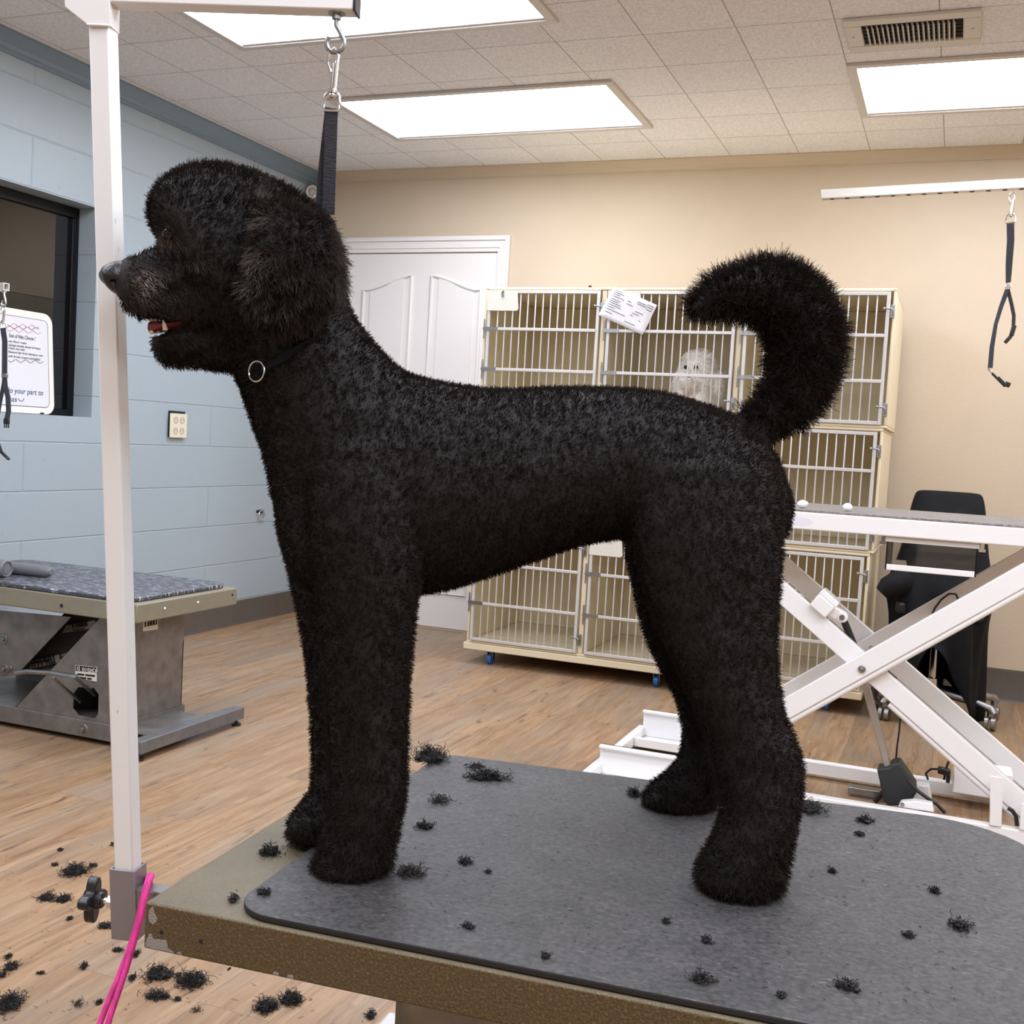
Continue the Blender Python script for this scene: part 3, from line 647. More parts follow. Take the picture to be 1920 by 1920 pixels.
for (u0, u1, v) in ((.06, .24, .08), (.06, .30, .14), (.05, .22, .20), (.05, .34, .27), (.05, .30, .36), (.05, .26, .42), (.05, .34, .48), (.05, .36, .55), (.05, .25, .62), (.05, .52, .70), (.08, .26, .80), (.42, .50, .24), (.42, .56, .33), (.62, .80, .14), (.62, .82, .20), (.82, .97, .10), (.82, .97, .17), (.84, .97, .25), (.66, .84, .44), (.62, .76, .52), (.60, .66, .60), (.82, .86, .66), (.55, .80, .84)):
    a_ = pc[0] + ex * u0 + ey * v; b_ = pc[0] + ex * u1 + ey * v
    off = lambda u: Vector((0, -.0048 - .006 * v * v - .004 * math.sin(3 * u + 2 * v), 0))
    m.beam(a_ + off(u0), b_ + off(u1), .0006, .0022, (0, 1, 0))
m.build('printed_lines', M['ink'], t, smooth=0)
q = onY(1106, 536, CY + .05); q.z = 1.766
t = thing('cap', q, 'tiny dark red cap lying on top of the cages', 'cap')
m = MB(); m.cyl((q.x, q.y, q.z), (q.x, q.y, q.z + .003), .018, 16); m.cyl((q.x, q.y, q.z + .003), (q.x + .002, q.y, q.z + .015), .007, 12); m.build('red_cap', pbr('dark_red_plastic', lin(96, 24, 34), .4), t)

# bold block letters made of strokes on a 0..1 square
GL = {'E': [(1, 0, 0, 0), (0, 0, 0, 1), (0, 1, 1, 1), (0, .5, .8, .5)], 'D': [(0, 0, 0, 1), (0, 1, .7, 1), (.7, 1, 1, .75), (1, .75, 1, .25), (1, .25, .7, 0), (.7, 0, 0, 0)], 'M': [(0, 0, 0, 1), (0, 1, .5, .45), (.5, .45, 1, 1), (1, 1, 1, 0)],
      'C': [(1, 0, 0, 0), (0, 0, 0, 1), (0, 1, 1, 1)], 'O': [(0, 0, 1, 0), (1, 0, 1, 1), (1, 1, 0, 1), (0, 1, 0, 0)], '0': [(0, 0, 1, 0), (1, 0, 1, 1), (1, 1, 0, 1), (0, 1, 0, 0)], 'H': [(0, 0, 0, 1), (1, 0, 1, 1), (0, .5, 1, .5)], 'Y': [(0, 1, 0, .5), (0, .5, 1, .5), (1, 1, 1, .5), (.5, .5, .5, 0)],
      'P': [(0, 0, 0, 1), (0, 1, 1, 1), (1, 1, 1, .45), (1, .45, 0, .45)], 'R': [(0, 0, 0, 1), (0, 1, 1, 1), (1, 1, 1, .45), (1, .45, 0, .45), (.5, .45, 1, 0)], 'F': [(0, 0, 0, 1), (0, 1, 1, 1), (0, .5, .8, .5)], '7': [(0, 1, 1, 1), (1, 1, .5, 0)], '5': [(1, 1, 0, 1), (0, 1, 0, .55), (0, .55, 1, .55), (1, .55, 1, 0), (1, 0, 0, 0)], 'I': [(.5, 0, .5, 1)]}
def block(s, org, xd, yd, width, height, th, parent, mat='inkblack'):
    xd = Vector(xd).normalized(); yd = Vector(yd); yd = (yd - xd * (yd @ xd)).normalized(); zd = xd.cross(yd); cw = width / len(s); m = MB()
    for i, ch in enumerate(s):
        for (x0, y0, x1, y1) in GL.get(ch, []):
            a_ = Vector(org) + xd * (cw * (i + .08) + x0 * (cw * .84 - th) + th / 2) + yd * (y0 * (height - th) + th / 2); b_ = Vector(org) + xd * (cw * (i + .08) + x1 * (cw * .84 - th) + th / 2) + yd * (y1 * (height - th) + th / 2)
            e_ = (b_ - a_).normalized() * (th / 2); m.beam(a_ - e_, b_ + e_, .0006, th, zd)
    return m.build('lettering', M[mat], parent, smooth=0)

# ------------------------------------------------------------------ left hydraulic table
TX1, TY0, TY1, TZ = -2.335, 2.81, 3.335, .485; TX0 = TX1 - 1.06
lt = thing('hydraulic_table', ((TX0 + TX1) / 2 , 3.07, 0), 'low grey metal hydraulic grooming table by the blue wall', 'grooming table')
m = MB(); e = .060
m.box((TX0, TY0, TZ - e), (TX1, TY1, TZ)); m.build('tabletop', M['tablegold'], lt, bevel=.004)
m = MB()
g = [40, 10]; vs = []
def rr2(x0, x1, y0, y1, r, z, n=6):
    out = []
    for (cx, cy, a0) in ((x1 - r, y1 - r, 0), (x0 + r, y1 - r, 90), (x0 + r, y0 + r, 180), (x1 - r, y0 + r, 270)):
        for i in range(n + 1): a_ = math.radians(a0 + 90 * i / n); out.append(Vector((cx + r * math.cos(a_), cy + r * math.sin(a_), z)))
    return out
m.prism(rr2(TX0 + .09, TX1 - .028, TY0 + .004, TY1 - .004, .06, TZ + .001), (0, 0, .014))
mt_ = tag(m.build_at('table_mat', M['mat2'], (0, 0, 0), bevel=.004), 'ribbed shiny dark rubber mat on the low hydraulic table', 'mat')
for (x, z) in ((TX1 - .03, TZ - .03), (TX1 - .30, TZ - .035)):
    m = MB(); m.cyl((x, TY0 - .002, z), (x, TY0 + .01, z), .006, 10); m.build('rivet', M['dark'], lt)
for y in (TY0 + .13, TY0 + .30):
    m = MB(); m.sphere((TX1 + .001, y, TZ - .028), .006); m.build('rivet', M['chrome'], lt)
m = MB(); m.cyl((TX1 - .001, TY1 - .03, TZ - .022), (TX1 + .002, TY1 - .03, TZ - .022), .004, 8); m.build('rivet', M['dark'], lt)
# steel lift body: outer panels and the arm panel between them
BX1, BY0, BY1 = TX1 - .115, TY0 + .055, TY1 - .14
Pn = lambda px, py: onY(px, py, BY0)
zt_ = TZ - e
# front sheet with a diagonal edge
q1 = Pn(203, 1163); qa = Pn(33, 1328); 
m = MB()
poly = [Vector((BX1, BY0, .075)), Vector((BX1, BY0, zt_)), Vector((Pn(192, 1163).x, BY0, zt_)), Pn(30, 1326), Vector((Pn(28, 1350).x, BY0, .075))]
# octagonal opening in the front sheet: build the sheet as strips around it
ho = [Pn(x, y) for x, y in ((138, 1300), (146, 1288), (176, 1290), (185, 1302), (184, 1338), (178, 1347), (146, 1341), (136, 1328))]
bmh = bmesh.new(); ov = [bmh.verts.new(p) for p in poly]; hv = [bmh.verts.new(p) for p in ho]
oe = [bmh.edges.new((ov[i], ov[(i + 1) % len(ov)])) for i in range(len(ov))]; he = [bmh.edges.new((hv[i], hv[(i + 1) % 8])) for i in range(8)]
res = bmesh.ops.triangle_fill(bmh, use_beauty=True, use_dissolve=False, edges=oe + he)
ex_ = bmesh.ops.extrude_face_region(bmh, geom=bmh.faces[:]); bmesh.ops.translate(bmh, vec=(0, .004, 0), verts=[x for x in ex_['geom'] if isinstance(x, bmesh.types.BMVert)])
bmesh.ops.recalc_face_normals(bmh, faces=bmh.faces)
me = bpy.data.meshes.new('front_panel'); bmh.verts.index_update(); bmesh.ops.translate(bmh, vec=-Vector(ORG[lt.name]), verts=bmh.verts); bmh.to_mesh(me); bmh.free(); me.materials.append(M['galv'])
fo = bpy.data.objects.new('front_panel', me); COL.objects.link(fo); fo.parent = lt; ORG[fo.name] = ORG[lt.name]
m = MB(); m.box((BX1 - .004, BY0 + .004, .075), (BX1, BY1, zt_)); m.build('side_panel', M['galv'], lt)
m = MB(); m.box((BX1 - .75, BY1 - .004, .075), (BX1, BY1, zt_ - .12)); m.build('rear_panel', M['galv'], lt)
# lift arm panel slanting up to the left
YA = BY0 + .035; An = lambda px, py: onY(px, py, YA)
m = MB(); m.prism([An(-60, 1140), An(133, 1157), An(30, 1266), An(-60, 1278)], (0, .006, 0)); m.build('lift_arm_panel', M['galv'], lt)
YI = BY0 + .10; In = lambda px, py: onY(px, py, YI)
m = MB(); m.prism([In(120, 1150), In(205, 1160), In(100, 1252), In(28, 1266), In(24, 1250)], (0, .004, 0)); m.build('inner_panel', M['dark'], lt)
m = MB(); m.prism([In(128, 1172), In(182, 1162), In(186, 1176), In(120, 1187)], (0, -.01, 0)); m.prism([In(62, 1238), In(134, 1222), In(122, 1240), In(60, 1253)], (0, -.01, 0)); lp = m.build('lift_bars', M['galv'], lt)
xdI = (In(100, 1230) - In(70, 1236)); ydI = Zv
block('HYPRO E', In(64, 1251) + Vector((0, -.0125, 0)), xdI, ydI, .152, .030, .0055, lp)
xdJ = (In(180, 1166) - In(140, 1173))
block('F75000', In(141, 1177.5) + Vector((0, -.0125, 0)), xdJ, ydI, .064, .0175, .0036, lp)
m = MB(); a_, b_ = In(140, 1181.5) + Vector((0, -.0105, 0)), In(163, 1177.5) + Vector((0, -.0105, 0)); m.beam(a_, b_, .001, .005, (0, 1, 0)); m.build('print_line', M['inkblack'], lp)
# stickers
def sticker(pts, n, mat=M['galv']):
    m = MB(); m.prism(pts, n); return m.build('sticker', M['plate'] if mat is None else mat, lt)
Sn = lambda px, py: onY(px, py, BY0 - .0015)
st_ = MB(); st_.prism([Sn(141, 1247), Sn(181, 1251), Sn(181, 1278), Sn(141, 1271)], (0, .0014, 0)); stk = st_.build('sticker', M['plate'], lt)
m = MB(); m.prism([Sn(142, 1247.5) - Yv * .0003, Sn(180.5, 1251.5) - Yv * .0003, Sn(180.5, 1261) - Yv * .0003, Sn(142, 1258) - Yv * .0003], (0, .0002, 0)); m.build('sticker_band', M['inkblack'], stk)
xs = Sn(180, 1260) - Sn(153, 1257)
block('EDEMCO', Sn(153.5, 1258) - Yv * .001, xs, Zv, .066, .012, .0026, stk, 'plate')
block('EI', Sn(144, 1257) - Yv * .001, xs, Zv, .015, .014, .0030, stk, 'plate')
m = MB()
for (x0, x1, y0, y1) in ((145, 158, 1264, 1265.3), (160, 178, 1265.5, 1267.3), (145, 162, 1270, 1272), (164, 172, 1272.3, 1273.2)): m.beam(Sn(x0, y0) - Yv * .0006, Sn(x1, y1) - Yv * .0006, .0006, .006, (0, 1, 0))
m.build('print_line', M['inkblack'], stk)
Tn = lambda px, py: onX(px, py, BX1 + .0015)
st_ = MB(); st_.prism([Tn(269, 1165), Tn(296, 1161), Tn(296, 1180), Tn(268, 1184)], (-.0014, 0, 0)); stk2 = st_.build('sticker', M['plate'], lt)
xt = Vector((0, 1, 0))
block('EDEMCO', Vector((BX1 + .0022, Tn(277, 1174).y, Tn(277, 1174).z)), xt, Zv, abs(Tn(294.5, 1170).y - Tn(277, 1173).y), .019, .0034, stk2)
block('EI', Vector((BX1 + .0022, Tn(270.5, 1174.4).y, Tn(277, 1174).z)), xt, Zv, .022, .019, .0045, stk2)
# bolts of the low table
for (px, py, r) in ((156, 1368, .014), (7, 1198, .012), (8, 1255, .013), (19, 1253, .007)):
    q = Pn(px, py) if px > 100 else An(px, py)
    m = MB(); m.cyl((q.x, q.y - .004, q.z), (q.x, q.y, q.z), r * 1.5, 18); m.cyl((q.x, q.y - .013, q.z), (q.x, q.y - .004, q.z), r * .75, 6); m.build('bolt', M['steel'], lt, bevel=.001)
# pump pedal: bent steel bar out of the opening
m = MB()
k0 = onY(150, 1316, BY0 + .03); k1 = onY(100, 1271, BY0 - .10); k2 = onY(52, 1259, BY0 - .12); k3 = onY(140, 1268, BY0 - .12); k4 = onY(178, 1302, BY0 + .03)
m.tube([k0, k1], .006, 10); m.tube([onY(30, 1262, BY0 - .12), k2, onY(97, 1262, BY0 - .125), k3, k4], .0075, 10)
m.build('pump_pedal', M['steel'], lt)
m = MB(); q0, q1 = onY(150, 1330, BY0 + .08), onY(172, 1300, BY0 + .05)
m.sphere(onY(160, 1318, BY0 + .14), .06, .05, .06); m.build('pump_housing', M['dark'], lt)
# base: floor pan, foot rail and its feet
m = MB(); m.box((BX1 - .80, BY0 - .003, .018), (BX1, BY1 + .02, .074)); m.build('base_pan', M['galv'], lt, bevel=.002)
m = MB(); m.box((BX1, BY0 + .01, .055), (-2.30, BY1 - .02, .060)); m.build('gusset_plate', M['galv'], lt)
m = MB(); m.box((-2.33, 2.79, .022), (-2.285, 3.335, .062)); m.build('foot_rail', M['railsteel'], lt, bevel=.002)
for y in (2.80, 3.31):
    m = MB(); m.cyl((-2.30, y, 0), (-2.30, y, .008), .016, 18); m.cyl((-2.30, y, .008), (-2.30, y, .024), .006, 10); m.build('levelling_foot', M['black'], lt)
# dryer nozzles lying on the mat
zq = TZ + .015
t = thing('dryer_nozzle', (*onZ(40, 1072, zq).xy, zq), 'grey tapered dryer nozzle lying on the low hydraulic table', 'nozzle')
ax = Vector((1, .10, 0)).normalized(); c = onZ(20, 1076, zq); c.z = zq + .021
m = MB(); m.tube([c, c + ax * .10, c + ax * .150, c + ax * .168], .02, 20, rs=[.0208, .0205, .0200, .012]); m.build('tube', M['nozzle'], t, bevel=.002)
m = MB(); m.tube([c - ax * .05, c - ax * .012, c - ax * .010, c + ax * .006], .03, 24, rs=[.0205, .0208, .0208, .0208]); m.build('collar', M['nozzle'], t)
t = thing('dryer_nozzle', (*onZ(2, 1082, zq).xy, zq), 'round grey nozzle end at the photo\'s edge on the low table', 'nozzle')
c = onZ(12, 1083, zq); c.z = zq + .030
m = MB(); m.cyl(c - ax * .12, c - ax * .0, .0295, 28); m.build('barrel', M['nozzle'], t, bevel=.004)
m = MB(); m.tube(circ(c + ax * .001, Vector((-ax.y, ax.x, 0)), Zv, .025, 28), .003, 6, closed=True); m.cyl(c, c + ax * .002, .018, 20); m.build('rim', M['nozzle'], t)
# ------------------------------------------------------------------ grooming arm of the low table, at the photo's left edge
YL = 3.07
ae = onY(12.5, 538, YL)
t = thing('grooming_stand', (-3.36, YL, TZ), 'square steel grooming arm end reaching in before the window', 'grooming arm')
m = MB(); s = .0135
m.beam((-3.36, YL, TZ), (-3.36, YL, ae.z + s), .027, .027, (1, 0, 0)); m.build('post', M['railsteel'], t, bevel=.002)
m = MB(); bx0 = -3.36 + .0135; h_ = .0035
for (dy, dz, wy, wz) in ((0, s - h_ / 2, s, h_ / 2), (0, -s + h_ / 2, s, h_ / 2), (s - h_ / 2, 0, h_ / 2, s - h_), (-s + h_ / 2, 0, h_ / 2, s - h_)):
    m.box((bx0, YL + dy - wy, ae.z + dz - wz), (ae.x, YL + dy + wy, ae.z + dz + wz))
m.build('crossbar', M['barwhite'], t, bevel=.001)
m = MB(); m.cyl((bx0 + .02, YL, ae.z), (ae.x - .02, YL, ae.z), .006, 8); m.build('bar_core', M['dark'], t)
hz = ae.z - s; hx = ae.x - .012
m = MB(); m.cyl((hx, YL, hz - .006), (hx, YL, hz), .008, 10); m.tube([(hx, YL, hz), (hx + .002, YL, hz - .018), (hx + .009, YL - .002, hz - .030), (hx + .012, YL - .002, hz - .044), (hx + .004, YL, hz - .056), (hx - .008, YL + .002, hz - .056), (hx - .013, YL + .002, hz - .044), (hx - .006, YL + .002, hz - .034)], .0038, 10)
m.build('hook_eye', M['chrome'], t)
def loop_hardware(t, top, side, k=1.0):      # snap hook, swivel and D ring hanging from the point top; returns the strap's start
    top = Vector(top); side = Vector(side).normalized(); m = MB()
    m.tube([top + side * .004 * k - Zv * .020 * k, top + side * .006 * k - Zv * .006 * k, top + side * 0 + Zv * .003 * k, top - side * .007 * k - Zv * .003 * k, top - side * .008 * k - Zv * .018 * k, top - side * .003 * k - Zv * .030 * k], .0024 * k, 8)
    m.cyl(top + side * .003 * k - Zv * .018 * k, top + side * .001 * k - Zv * .052 * k, .0042 * k, 10); m.build('snap_hook', M['chrome'], t)
    b = top - Zv * .052 * k
    m = MB(); m.cyl(b, b - Zv * .006 * k, .0058 * k, 12); m.sphere(b - Zv * .009 * k, .005 * k); m.build('swivel', M['chrome'], t)
    m = MB(); m.tube([b - Zv * .004 * k - side * .005 * k, b - Zv * .010 * k - side * .010 * k, b - Zv * .026 * k - side * .0125 * k, b - Zv * .030 * k - side * .010 * k, b - Zv * .030 * k + side * .010 * k, b - Zv * .026 * k + side * .0125 * k, b - Zv * .010 * k + side * .010 * k, b - Zv * .004 * k + side * .005 * k], .0021 * k, 8, closed=True)
    m.build('d_ring', M['chrome'], t)
    return b - Zv * .030 * k
t = thing('grooming_loop', (hx, YL, hz - .05), 'black nylon grooming loop hanging open in front of the whiteboard', 'grooming loop', 'grooming loops')
sd = Vector((.93, .37, 0))
e0 = loop_hardware(t, (hx, YL, hz - .052), sd, 1.0)
Ln = lambda px, py: onY(px, py, YL)
m = MB(); m.strip([e0 + Zv * .002, Ln(9, 640), Ln(8.5, 700)], sd, .018, .004); m.build('strap', M['strap'], t)
m = MB(); m.obox(Ln(9, 704), sd * .0105, Vector((-.37, .93, 0)) * .005, Zv * .008); m.build('slide_buckle', M['steel'], t, bevel=.002)
m = MB(); m.strip([Ln(8, 702), Ln(10, 725), Ln(15, 745), Ln(16, 770), Ln(13, 786)], sd, .017, .0035); m.strip([Ln(9, 702), Ln(6, 725), Ln(1, 750), Ln(-6, 790), Ln(-4, 830), Ln(2, 848)], sd, .013, .0035); m.build('noose', M['strap'], t)
m = MB(); c = Ln(12.5, 790); m.obox(c, sd * .010, Vector((-.37, .93, 0)) * .005, Zv * .010)
for k in (-1, 0, 1): m.obox(c - Zv * .016 + sd * .007 * k, sd * .002, Vector((-.37, .93, 0)) * .003, Zv * .008)
m.build('side_buckle', M['black'], t, bevel=.002)
m = MB(); a_, b_ = Ln(1, 846), Ln(17, 862); m.beam(a_, b_, .014, .007, Yv); m.build('buckle_socket', M['black'], t, bevel=.003)

# ------------------------------------------------------------------ white lifting table on the right
WYN, WYF, WTZ = 3.39, 3.95, .900
wx0, wx1 = -.88, .60
wt = thing('lifting_table', ((wx0 + wx1) / 2, (WYN + WYF) / 2, 0), 'white scissor lift grooming table behind the black dog', 'grooming table')
m = MB(); m.box((wx0, WYN, WTZ - .052), (wx1, WYF, WTZ)); m.build('tabletop', M['alu'], wt, bevel=.004)
m = MB(); q = onY(1502, 978, WYN); pts = [(q.x + .034 * math.cos(2 * math.pi * i / 28), WYN - .0003, q.z + .013 * math.sin(2 * math.pi * i / 28)) for i in range(28)]
m.prism(pts, (0, .0002, 0)); m.build('oval_badge', pbr('pale_lilac_badge', lin(224, 222, 231), .4), wt)
m = MB(); m.prism(rr2(wx0 + .012, wx1 - .012, WYN + .006, WYF - .006, .02, WTZ + .0005), (0, 0, .006))
tag(m.build_at('table_mat', M['mat3'], (0, 0, 0), bevel=.001), 'thin grey scuffed rubber mat on the white lifting table', 'mat')
# scissor arms
A0, A1 = onY(1617, 1252, 3.43), None
def arm_pts(y, pa, pb, xa, xb):     # straight bar through two surveyed points, extended to x = xa..xb
    a_, b_ = onY(*pa, 3.43), onY(*pb, 3.43); k = (b_.z - a_.z) / (b_.x - a_.x)
    return Vector((xa, y, a_.z + k * (xa - a_.x))), Vector((xb, y, a_.z + k * (xb - a_.x)))
for y, nm in ((3.425, 'near'), (3.83, 'far')):
    p0, p1 = arm_pts(y, (1617, 1252), (1915, 1085), -.72, .29)
    d_ = (p1 - p0).normalized(); nrm = Vector((-d_.z, 0, d_.x))
    m = MB(); m.obox((p0 + p1) / 2 + nrm * .006, d_ * ((p1 - p0).length / 2), Yv * .014, nrm * .030)
    m.cyl(p0 - nrm * .032, p1 - nrm * .032, .010, 14)
    m.build('scissor_arm', M['alu'], wt, bevel=.003)
    p0, p1 = arm_pts(y + .031, (1617, 1252), (1868, 1474), -.63, .34)
    d_ = (p1 - p0).normalized(); nrm = Vector((-d_.z, 0, d_.x))
    m = MB(); m.obox((p0 + p1) / 2 + nrm * .006, d_ * ((p1 - p0).length / 2), Yv * .014, nrm * .030)
    m.cyl(p0 + d_ * .65 - nrm * .032, p1 - nrm * .032, .010, 14)
    m.build('scissor_arm', M['alu'], wt, bevel=.003)
c = A0
m = MB(); m.cyl((c.x, 3.404, c.z), (c.x, 3.412, c.z), .011, 18); m.cyl((c.x, 3.40, c.z), (c.x, 3.404, c.z), .006, 6); m.cyl((c.x, 3.41, c.z), (c.x, 3.88, c.z), .008, 12); m.build('pivot_bolt', M['steel'], wt, bevel=.002)
# bracket that takes the actuator
q = onY(1540, 1138, 3.44)
d_ = (onY(1868, 1474, 3.43) - onY(1617, 1252, 3.43)).normalized(); nrm = Vector((-d_.z, 0, d_.x))
m = MB(); m.obox(q + nrm * .006, d_ * .030, Yv * .020, nrm * .022); m.obox(q + nrm * .020 + Yv * .06, d_ * .032, Yv * .03, nrm * .020)
q2 = onY(1580, 1156, 3.47); m.beam(q + Yv * .03, q2, .03, .034, Yv); m.cyl(q2 - Yv * .018, q2 + Yv * .018, .017, 18); m.build('actuator_bracket', M['alu'], wt, bevel=.004)
m = MB(); m.cyl(q2 - Yv * .024, q2 + Yv * .024, .008, 10); m.build('bracket_pin', M['steel'], wt)
YM = 3.56; Mn = lambda px, py: onY(px, py, YM)
act = MB(); act.cyl(Mn(1580, 1158), Mn(1606, 1222), .011, 12); ac = act.build('actuator', M['black'], wt)
m = MB(); m.beam(Mn(1604, 1215), Mn(1666, 1440), .026, .022, Yv); m.build('actuator_tube', M['rod'], ac, bevel=.004)
m = MB(); mp = [Mn(*p) for p in ((1645, 1436), (1668, 1434), (1672, 1427), (1688, 1424), (1718, 1468), (1719, 1482), (1705, 1504), (1665, 1506), (1658, 1495))]
m.prism([p - Yv * .035 for p in mp], (0, .07, 0)); m.build('motor_housing', M['actuator'], ac, bevel=.008, seg=3)
# base frame
m = MB(); bx0_, bx1_ = -1.008, .62
m.box((bx0_ + .30, 3.405, .012), (bx1_, 3.440, .055)); m.build('base_rail', M['alu'], wt, bevel=.003)
m = MB(); m.box((bx0_ + .30, 3.800, .012), (bx1_, 3.835, .055)); m.build('base_rail', M['alu'], wt, bevel=.003)
m = MB(); m.box((bx0_, 3.26, .012), (bx0_ + .028, 3.97, .050)); m.build('end_rail', M['alu'], wt, bevel=.003)
for (ya, yb, hgt) in ((3.27, 3.42, .112), (3.80, 3.955, .115)):
    m = MB(); m.box((bx0_ + .028, ya, .012), (bx0_ + .47, yb, .018)); m.box((bx0_ + .02, yb - .012, .018), (bx0_ + .47, yb, hgt)); m.box((bx0_ + .02, yb - .03, hgt - .010), (bx0_ + .47, yb, hgt))
    m.box((bx0_ + .028, ya, .012), (bx0_ + .47, ya + .014, .045)); m.build('roller_channel', M['alu'], wt, bevel=.003)
Nn = lambda px, py: onY(px, py, 3.40)
m = MB(); m.prism([Nn(1855, 1548), Nn(1857, 1455), Nn(1881, 1458), Nn(1878, 1551)], (0, .008, 0)); m.build('pivot_plate', M['alu'], wt, bevel=.002); m = MB(); m.prism([Nn(1911, 1556), Nn(1915, 1506), Nn(1945, 1512), Nn(1940, 1560)], (0, .008, 0)); m.build('pivot_plate', M['alu'], wt, bevel=.002)
m = MB(); m.prism([onY(*p, 3.445) for p in ((1684, 1514), (1689, 1504), (1716, 1502), (1748, 1507), (1752, 1524))], (0, .03, 0)); m.build('motor_mount', M['alu'], wt, bevel=.003)
m = MB(); q = onY(1692, 1508, 3.444); m.cyl(q, q - Yv * .006, .006, 6); m.build('mount_bolt', M['steel'], wt)
m = MB(); m.prism([onY(*p, 3.61) for p in ((1706, 1472), (1742, 1474), (1750, 1520), (1706, 1520))], (0, .05, 0)); m.build('motor_mount', M['alu'], wt, bevel=.003)
m = MB(); q0 = onY(1785, 1470, 3.72); m.box((q0.x, 3.70, .05), (q0.x + .17, 3.80, .135)); m.build('control_box', M['alu'], wt, bevel=.006)
q = onY(1896, 1442, 3.93); m = MB(); m.box((q.x - .03, 3.86, .05), (q.x + .05, 3.96, q.z)); m.build('end_box', M['alu'], wt, bevel=.006)
q = onY(1848, 1402, 3.9); m = MB(); m.box((q.x - .02, 3.87, .05), (q.x + .015, 3.92, q.z)); m.build('stop_block', M['alu'], wt, bevel=.003)
m = MB(); q = onZ(1588, 1480, .03); m.box((q.x, 3.66, .008), (q.x + .13, 3.70, .030)); m.build('floor_pad', M['steel'], wt, bevel=.002)
# cables
m = MB(); m.tube([onY(*p, 3.49) for p in ((1702, 1464), (1722, 1484), (1740, 1497), (1757, 1508), (1772, 1524))], .0055, 10); m.build('cable', M['black'], wt)
m = MB(); m.tube([onY(*p, 3.50) for p in ((1672, 1268), (1652, 1276), (1642, 1290), (1641, 1306), (1648, 1318))], .006, 10); m.build('cable', M['black'], wt)
m = MB(); m.tube([onY(*p, 3.80) for p in ((1745, 1158), (1753, 1140), (1765, 1124), (1780, 1113), (1792, 1114), (1799, 1128))], .0035, 8); m.build('cable', M['black'], wt)
m = MB(); m.tube([onY(*p, 3.60) for p in ((1680, 1424), (1682, 1400), (1686, 1372), (1688, 1345), (1689, 1325))], .0028, 8); m.build('cable', M['black'], wt)
m = MB(); m.tube([onY(*p, 3.66) for p in ((1740, 1462), (1736, 1450), (1745, 1442), (1760, 1442), (1774, 1446))], .0035, 8); m.build('cable', M['black'], wt)
m = MB(); m.tube([onY(*p, 3.42) for p in ((1890, 1515), (1898, 1520), (1905, 1530), (1907, 1548))], .006, 10); m.build('cable', M['black'], wt)
m = MB(); m.tube([onY(*p, 3.7) for p in ((1770, 1462), (1774, 1440), (1779, 1428), (1786, 1422))], .0035, 8); m.build('cable', M['black'], wt)
m = MB(); m.tube([onY(*p, 3.62) for p in ((1640, 1503), (1650, 1492), (1658, 1484))], .009, 10); m.build('cable', M['black'], wt)
m = MB(); q = onY(1770, 1446, 3.68); m.obox(q, (.018, 0, -.002), (0, .012, 0), (0, 0, .010)); q = onY(1778, 1455, 3.69); m.obox(q, (.006, 0, 0), (0, .012, 0), (0, 0, .02)); m.build('power_plug', M['black'], wt, bevel=.003)
# clear tray slung under the top
Tq = lambda px, py: onY(px, py, WYN + .012)
a_, b_, c_, d_ = Tq(1663, 1012), Tq(1834, 1028), Tq(1831, 1084), Tq(1661, 1064)
x0, x1 = a_.x, b_.x; z1 = WTZ - .056; z0 = z1 - .092
tr_ = MB(); y0, y1 = WYN + .012, WYN + .34; s = .004
tr_.box((x0, y0, z0), (x1, y1, z0 + s)); tr_.box((x0, y0, z0 + s), (x1, y0 + s, z1 - .012)); tr_.box((x0, y1 - s, z0 + s), (x1, y1, z1 - .012)); tr_.box((x0, y0 + s, z0 + s), (x0 + s, y1 - s, z1 - .012)); tr_.box((x1 - s, y0 + s, z0 + s), (x1, y1 - s, z1 - .012))
tray = tr_.build('clear_tray', M['clear'], wt)
m = MB(); m.box((x0 + .004, y0 - .004, z0 - .001), (x1 - .004, y0, z0 + .016)); m.build('tray_lip', M['alu'], tray, bevel=.003)
m = MB(); m.box((x0 - .004, y0, z1 - .012), (x1 + .004, y0 + .006, z1 + .004)); m.build('front_strip', M['lampframe'], tray, bevel=.001)
m = MB()
for x in (x0 - .016, x1 + .006):
    m = MB(); m.box((x, y0, z1 - .016), (x + .010, y1, z1 + .004)); m.box((x - .004, y0 - .002, z1 - .020), (x + .014, y0 + .010, z1 - .012)); m.build('slide', M['chrome'], tray)
# cotton balls
for (px, py, lab) in ((1504, 948, 'white cotton ball on the white table, next to the dog\'s rump'), (1589, 946, 'white cotton ball on the white table, farther from the dog')):
    q = onZ(px, py + 6, WTZ + .0065); q = onY(px, py + 6, WYN + .10); q.z = WTZ + .0066
    m = MB(); m.sphere((q.x, q.y, q.z + .0125), .0145, .014, .0125, 14, 9)
    for k in range(7): m.sphere((q.x + rng.uniform(-.009, .009), q.y + rng.uniform(-.008, .008), q.z + rng.uniform(.008, .018)), rng.uniform(.005, .008), n=9, m=6)
    tag(m.build_at('cotton_ball', M['cotton'], q), lab, 'cotton ball', 'cotton balls on the white table')
